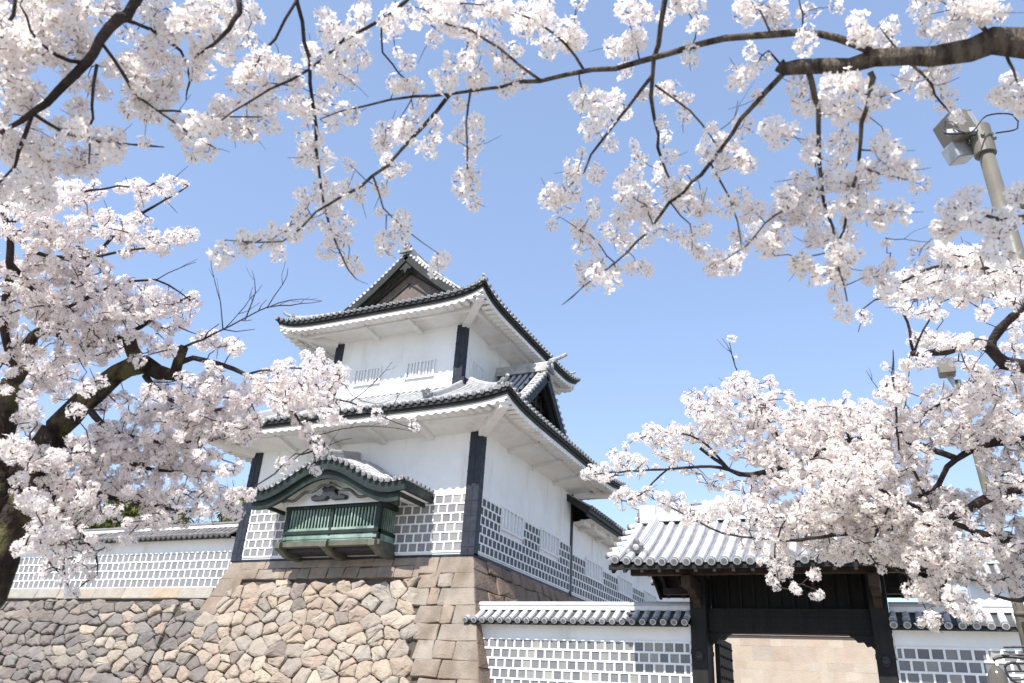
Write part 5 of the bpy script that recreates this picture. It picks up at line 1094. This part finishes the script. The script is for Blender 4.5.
def grow(p, d, L, r_, lev, out):
    n = 4; pts = [p]; rr = [r_]; q = p.copy(); dd = d.copy()
    for i in range(n):
        dd = dd + RG.normal(0, .12, 3) + np.array([0, 0, .05]); dd /= np.linalg.norm(dd); q = q + dd * L / n; pts.append(q.copy()); rr.append(r_ * (1 - .45 * (i + 1) / n))
        if lev > 0 and i >= 1:
            for _ in range(2 if lev > 1 else 3):
                s_ = RG.normal(size=3); s_ -= dd * (s_ @ dd); s_ /= np.linalg.norm(s_); e = dd * .75 + s_ * .65; e /= np.linalg.norm(e); grow(q.copy(), e, L * RG.uniform(.5, .72), r_ * .5, lev - 1, out)
    out.append((pts, rr))
M['greybark'] = mat('grey_bare_bark', (.12, .105, .095), .85, (.17, .15, .14), 6)
for x, y, lab, h in ((-24.2, 30, 'bare grey tree between the turret and the evergreen behind the long wall', 2.4), (-28.0, 31, 'taller bare grey tree showing its twigs above the long wall', 2.7), (-36, 30, 'bare grey tree over the left part of the long wall', 2.6)):
    t = thing('bare_tree', lab, 'tree', (x, y, 3.5), 'bare trees behind the long wall'); out = []; P, r_ = smooth_path([(x, y, 3.5), (x + .1, y, 5.5), (x, y, 7.2)], [.24, .2, .15], .4); tubes(t, 'trunk', [(P, r_)], M['greybark'], 8)
    for k in range(5): a = k * 1.256 + RG.uniform(-.3, .3); e = np.array([math.cos(a) * .55, math.sin(a) * .55, .8]); grow(np.array([x, y, 6.2 + .2 * k]), e / np.linalg.norm(e), h, .085, 3, out)
    tubes(t, 'branches', out, M['greybark'], 4)

# ------------------------------------------------------------------ poles and lamp
fl = thing('floodlight_pole', 'tall cream steel pole carrying a box floodlight at the upper right', 'floodlight pole', (1.80, 9, 0))
a_ = at(980, 133, 9.45); bx, by = a_[0], a_[1]
mb = MB(); mb.tube([(bx + .10, by, 0), (bx + .04, by, 5.2), (bx + .0, by, a_[2])], [.10, .082, .068], 20)
o = mb.build('pole', M['steel'], fl, True); 
mb = MB(); mb.tube([(bx, by, a_[2] - .28), (bx, by, a_[2] + .06)], .10, 18); mb.tube([(bx, by, a_[2] + .06), (bx, by, a_[2] + .10)], [.10, .04], 18)
for k in range(8): t_ = k * .785; mb.tube([(bx + .10 * math.cos(t_), by + .10 * math.sin(t_), a_[2] - .1), (bx + .125 * math.cos(t_), by + .125 * math.sin(t_), a_[2] - .1)], .02, 6)
mb.build('pole_collar', M['steel'], fl)
c = np.array([bx - .21, by - .05, a_[2] + .08])
mb = MB(); R3 = Matrix.Rotation(rad(-58), 4, 'Z') @ Matrix.Rotation(rad(18), 4, 'X')
def rbox(mb, x0, x1, y0, y1, z0, z1, ctr, Rm):
    m2 = MB(); m2.bbox(x0, x1, y0, y1, z0, z1, .012); mb.add([Vector(ctr) + (Rm @ Vector(v)) for v in m2.v], m2.f)
rbox(mb, -.16, .14, -.10, .10, -.16, .14, c, R3); ho = mb.build('lamp_housing', M['steel'], fl)
mb = MB()
for k in range(7): rbox(mb, -.14 + k * .042, -.125 + k * .042, .10, .16, -.12, .12, c, R3)
mb.build('cooling_fins', M['galv'], ho)
mb = MB(); rbox(mb, -.20, -.02, -.36, -.14, -.23, -.04, c + np.array([.22, .12, -.02]), R3); mb.build('junction_box', M['galv'], fl)
mb = MB(); mb.beam(c + np.array([.1, 0, -.05]), (bx, by, a_[2] - .02), .08, .05); mb.beam(c + np.array([-.1, -.1, -.1]), (bx - .05, by - .12, a_[2] - .05), .05, .05); mb.build('mounting_arm', M['galv'], fl)
mb = MB(); P, _ = smooth_path([(bx - .25, by - .18, a_[2] + .0), (bx - .12, by - .25, a_[2] - .16), (bx + .05, by - .2, a_[2] + .04), (bx + .30, by - .05, a_[2] + .10), (bx + .32, by, a_[2] - .04), (bx + .12, by - .05, a_[2] - .08)], [.01] * 6, .05); mb.tube(P, .008, 6)
P, _ = smooth_path([(bx - .3, by - .18, a_[2] + .1), (bx - .34, by - .25, a_[2] - .1), (bx - .15, by - .2, a_[2] - .12)], [.01] * 3, .05); mb.tube(P, .010, 6); mb.build('cables', M['iron'], fl)
mb = MB(); q_ = at(1018, 222, 9.3); mb.tube([(q_[0] + .25, q_[1], q_[2] + .05), tuple(q_)], .042, 12, cap=False); mb.tube([tuple(q_ + np.array([.02, 0, 0])), tuple(q_ + np.array([.03, 0, 0]))], .038, 12, 0); mb.beam((bx + .1, by, q_[2] + .03), (q_[0] + .25, q_[1], q_[2] + .05), .06, .06); mb.build('side_tube', M['steel'], fl)
cp2 = thing('camera_pole', 'slim grey-brown pole with a small square box on top, rising through the right-hand blossom', 'pole', (1.30, 12, 0))
mb = MB(); mb.tube([(1.47, 12, 0), (1.40, 12, 3.2), (1.24, 12, 6.35)], [.075, .065, .05], 14)
for z in (2.2, 3.1, 4.4): mb.tube([(1.42 - (z - 3) * .05, 12, z), (1.42 - (z - 3) * .05, 12, z + .05)], .085, 14)
mb.build('pole', M['greypole'], cp2, True)
mb = MB(); mb.bbox(1.02, 1.24, 11.83, 12.05, 6.42, 6.66, .015); mb.build('box', M['steel'], cp2)
mb = MB(); mb.beam((1.24, 12, 6.2), (1.14, 11.98, 6.44), .06, .06); mb.bbox(1.16, 1.42, 11.93, 12.08, 6.08, 6.18, .01); mb.build('bracket', M['galv'], cp2)
# park lamp on the same spot, nearer
lp_ = thing('park_lamp', 'small hanging glass park lamp on a black scroll bracket at the lower right corner', 'lamp', (1.05, 9, 0))
L0 = at(1000, 690, 9.1); PX_ = at(1034, 662, 9.1)
mb = MB(); mb.tube([(PX_[0], PX_[1], 0), (PX_[0], PX_[1], 1.2), (PX_[0], PX_[1], PX_[2] + .35)], [.06, .045, .035], 12); mb.build('post', M['iron'], lp_)
mb = MB(); zt = L0[2] + .22; P, _ = smooth_path([(PX_[0], PX_[1], zt + .05), (PX_[0] - .18, PX_[1], zt + .07), (L0[0] + .08, L0[1], zt + .07), (L0[0] - .0, L0[1], zt + .05), (L0[0], L0[1], zt - .03)], [.01] * 5, .03); mb.tube(P, .016, 8)
for k in range(5): mb.tube([(PX_[0] - .02, PX_[1], zt + .16 - k * .07), (PX_[0] - .22 - .03 * (k % 2), PX_[1], zt + .15 - k * .07)], .011, 6)
P, _ = smooth_path([(PX_[0] - .05, PX_[1], zt - .18), (PX_[0] - .2, PX_[1], zt - .14), (PX_[0] - .24, PX_[1], zt - .02), (PX_[0] - .15, PX_[1], zt + .02), (PX_[0] - .12, PX_[1], zt - .05)], [.01] * 5, .03); mb.tube(P, .013, 6); mb.build('scroll_bracket', M['iron'], lp_)
mb = MB(); mb.tube([(L0[0], L0[1], zt - .01), (L0[0], L0[1], zt - .05), (L0[0], L0[1], zt - .10), (L0[0], L0[1], zt - .18), (L0[0], L0[1], zt - .27)], [.03, .062, .080, .090, .092], 18); mb.build('glass_shade', M['lampglass'], lp_, True)
mb = MB(); mb.tube([(L0[0], L0[1], zt - .27), (L0[0], L0[1], zt - .30), (L0[0], L0[1], zt - .42)], [.097, .07, .055], 16); mb.build('base_cap', M['iron'], lp_)
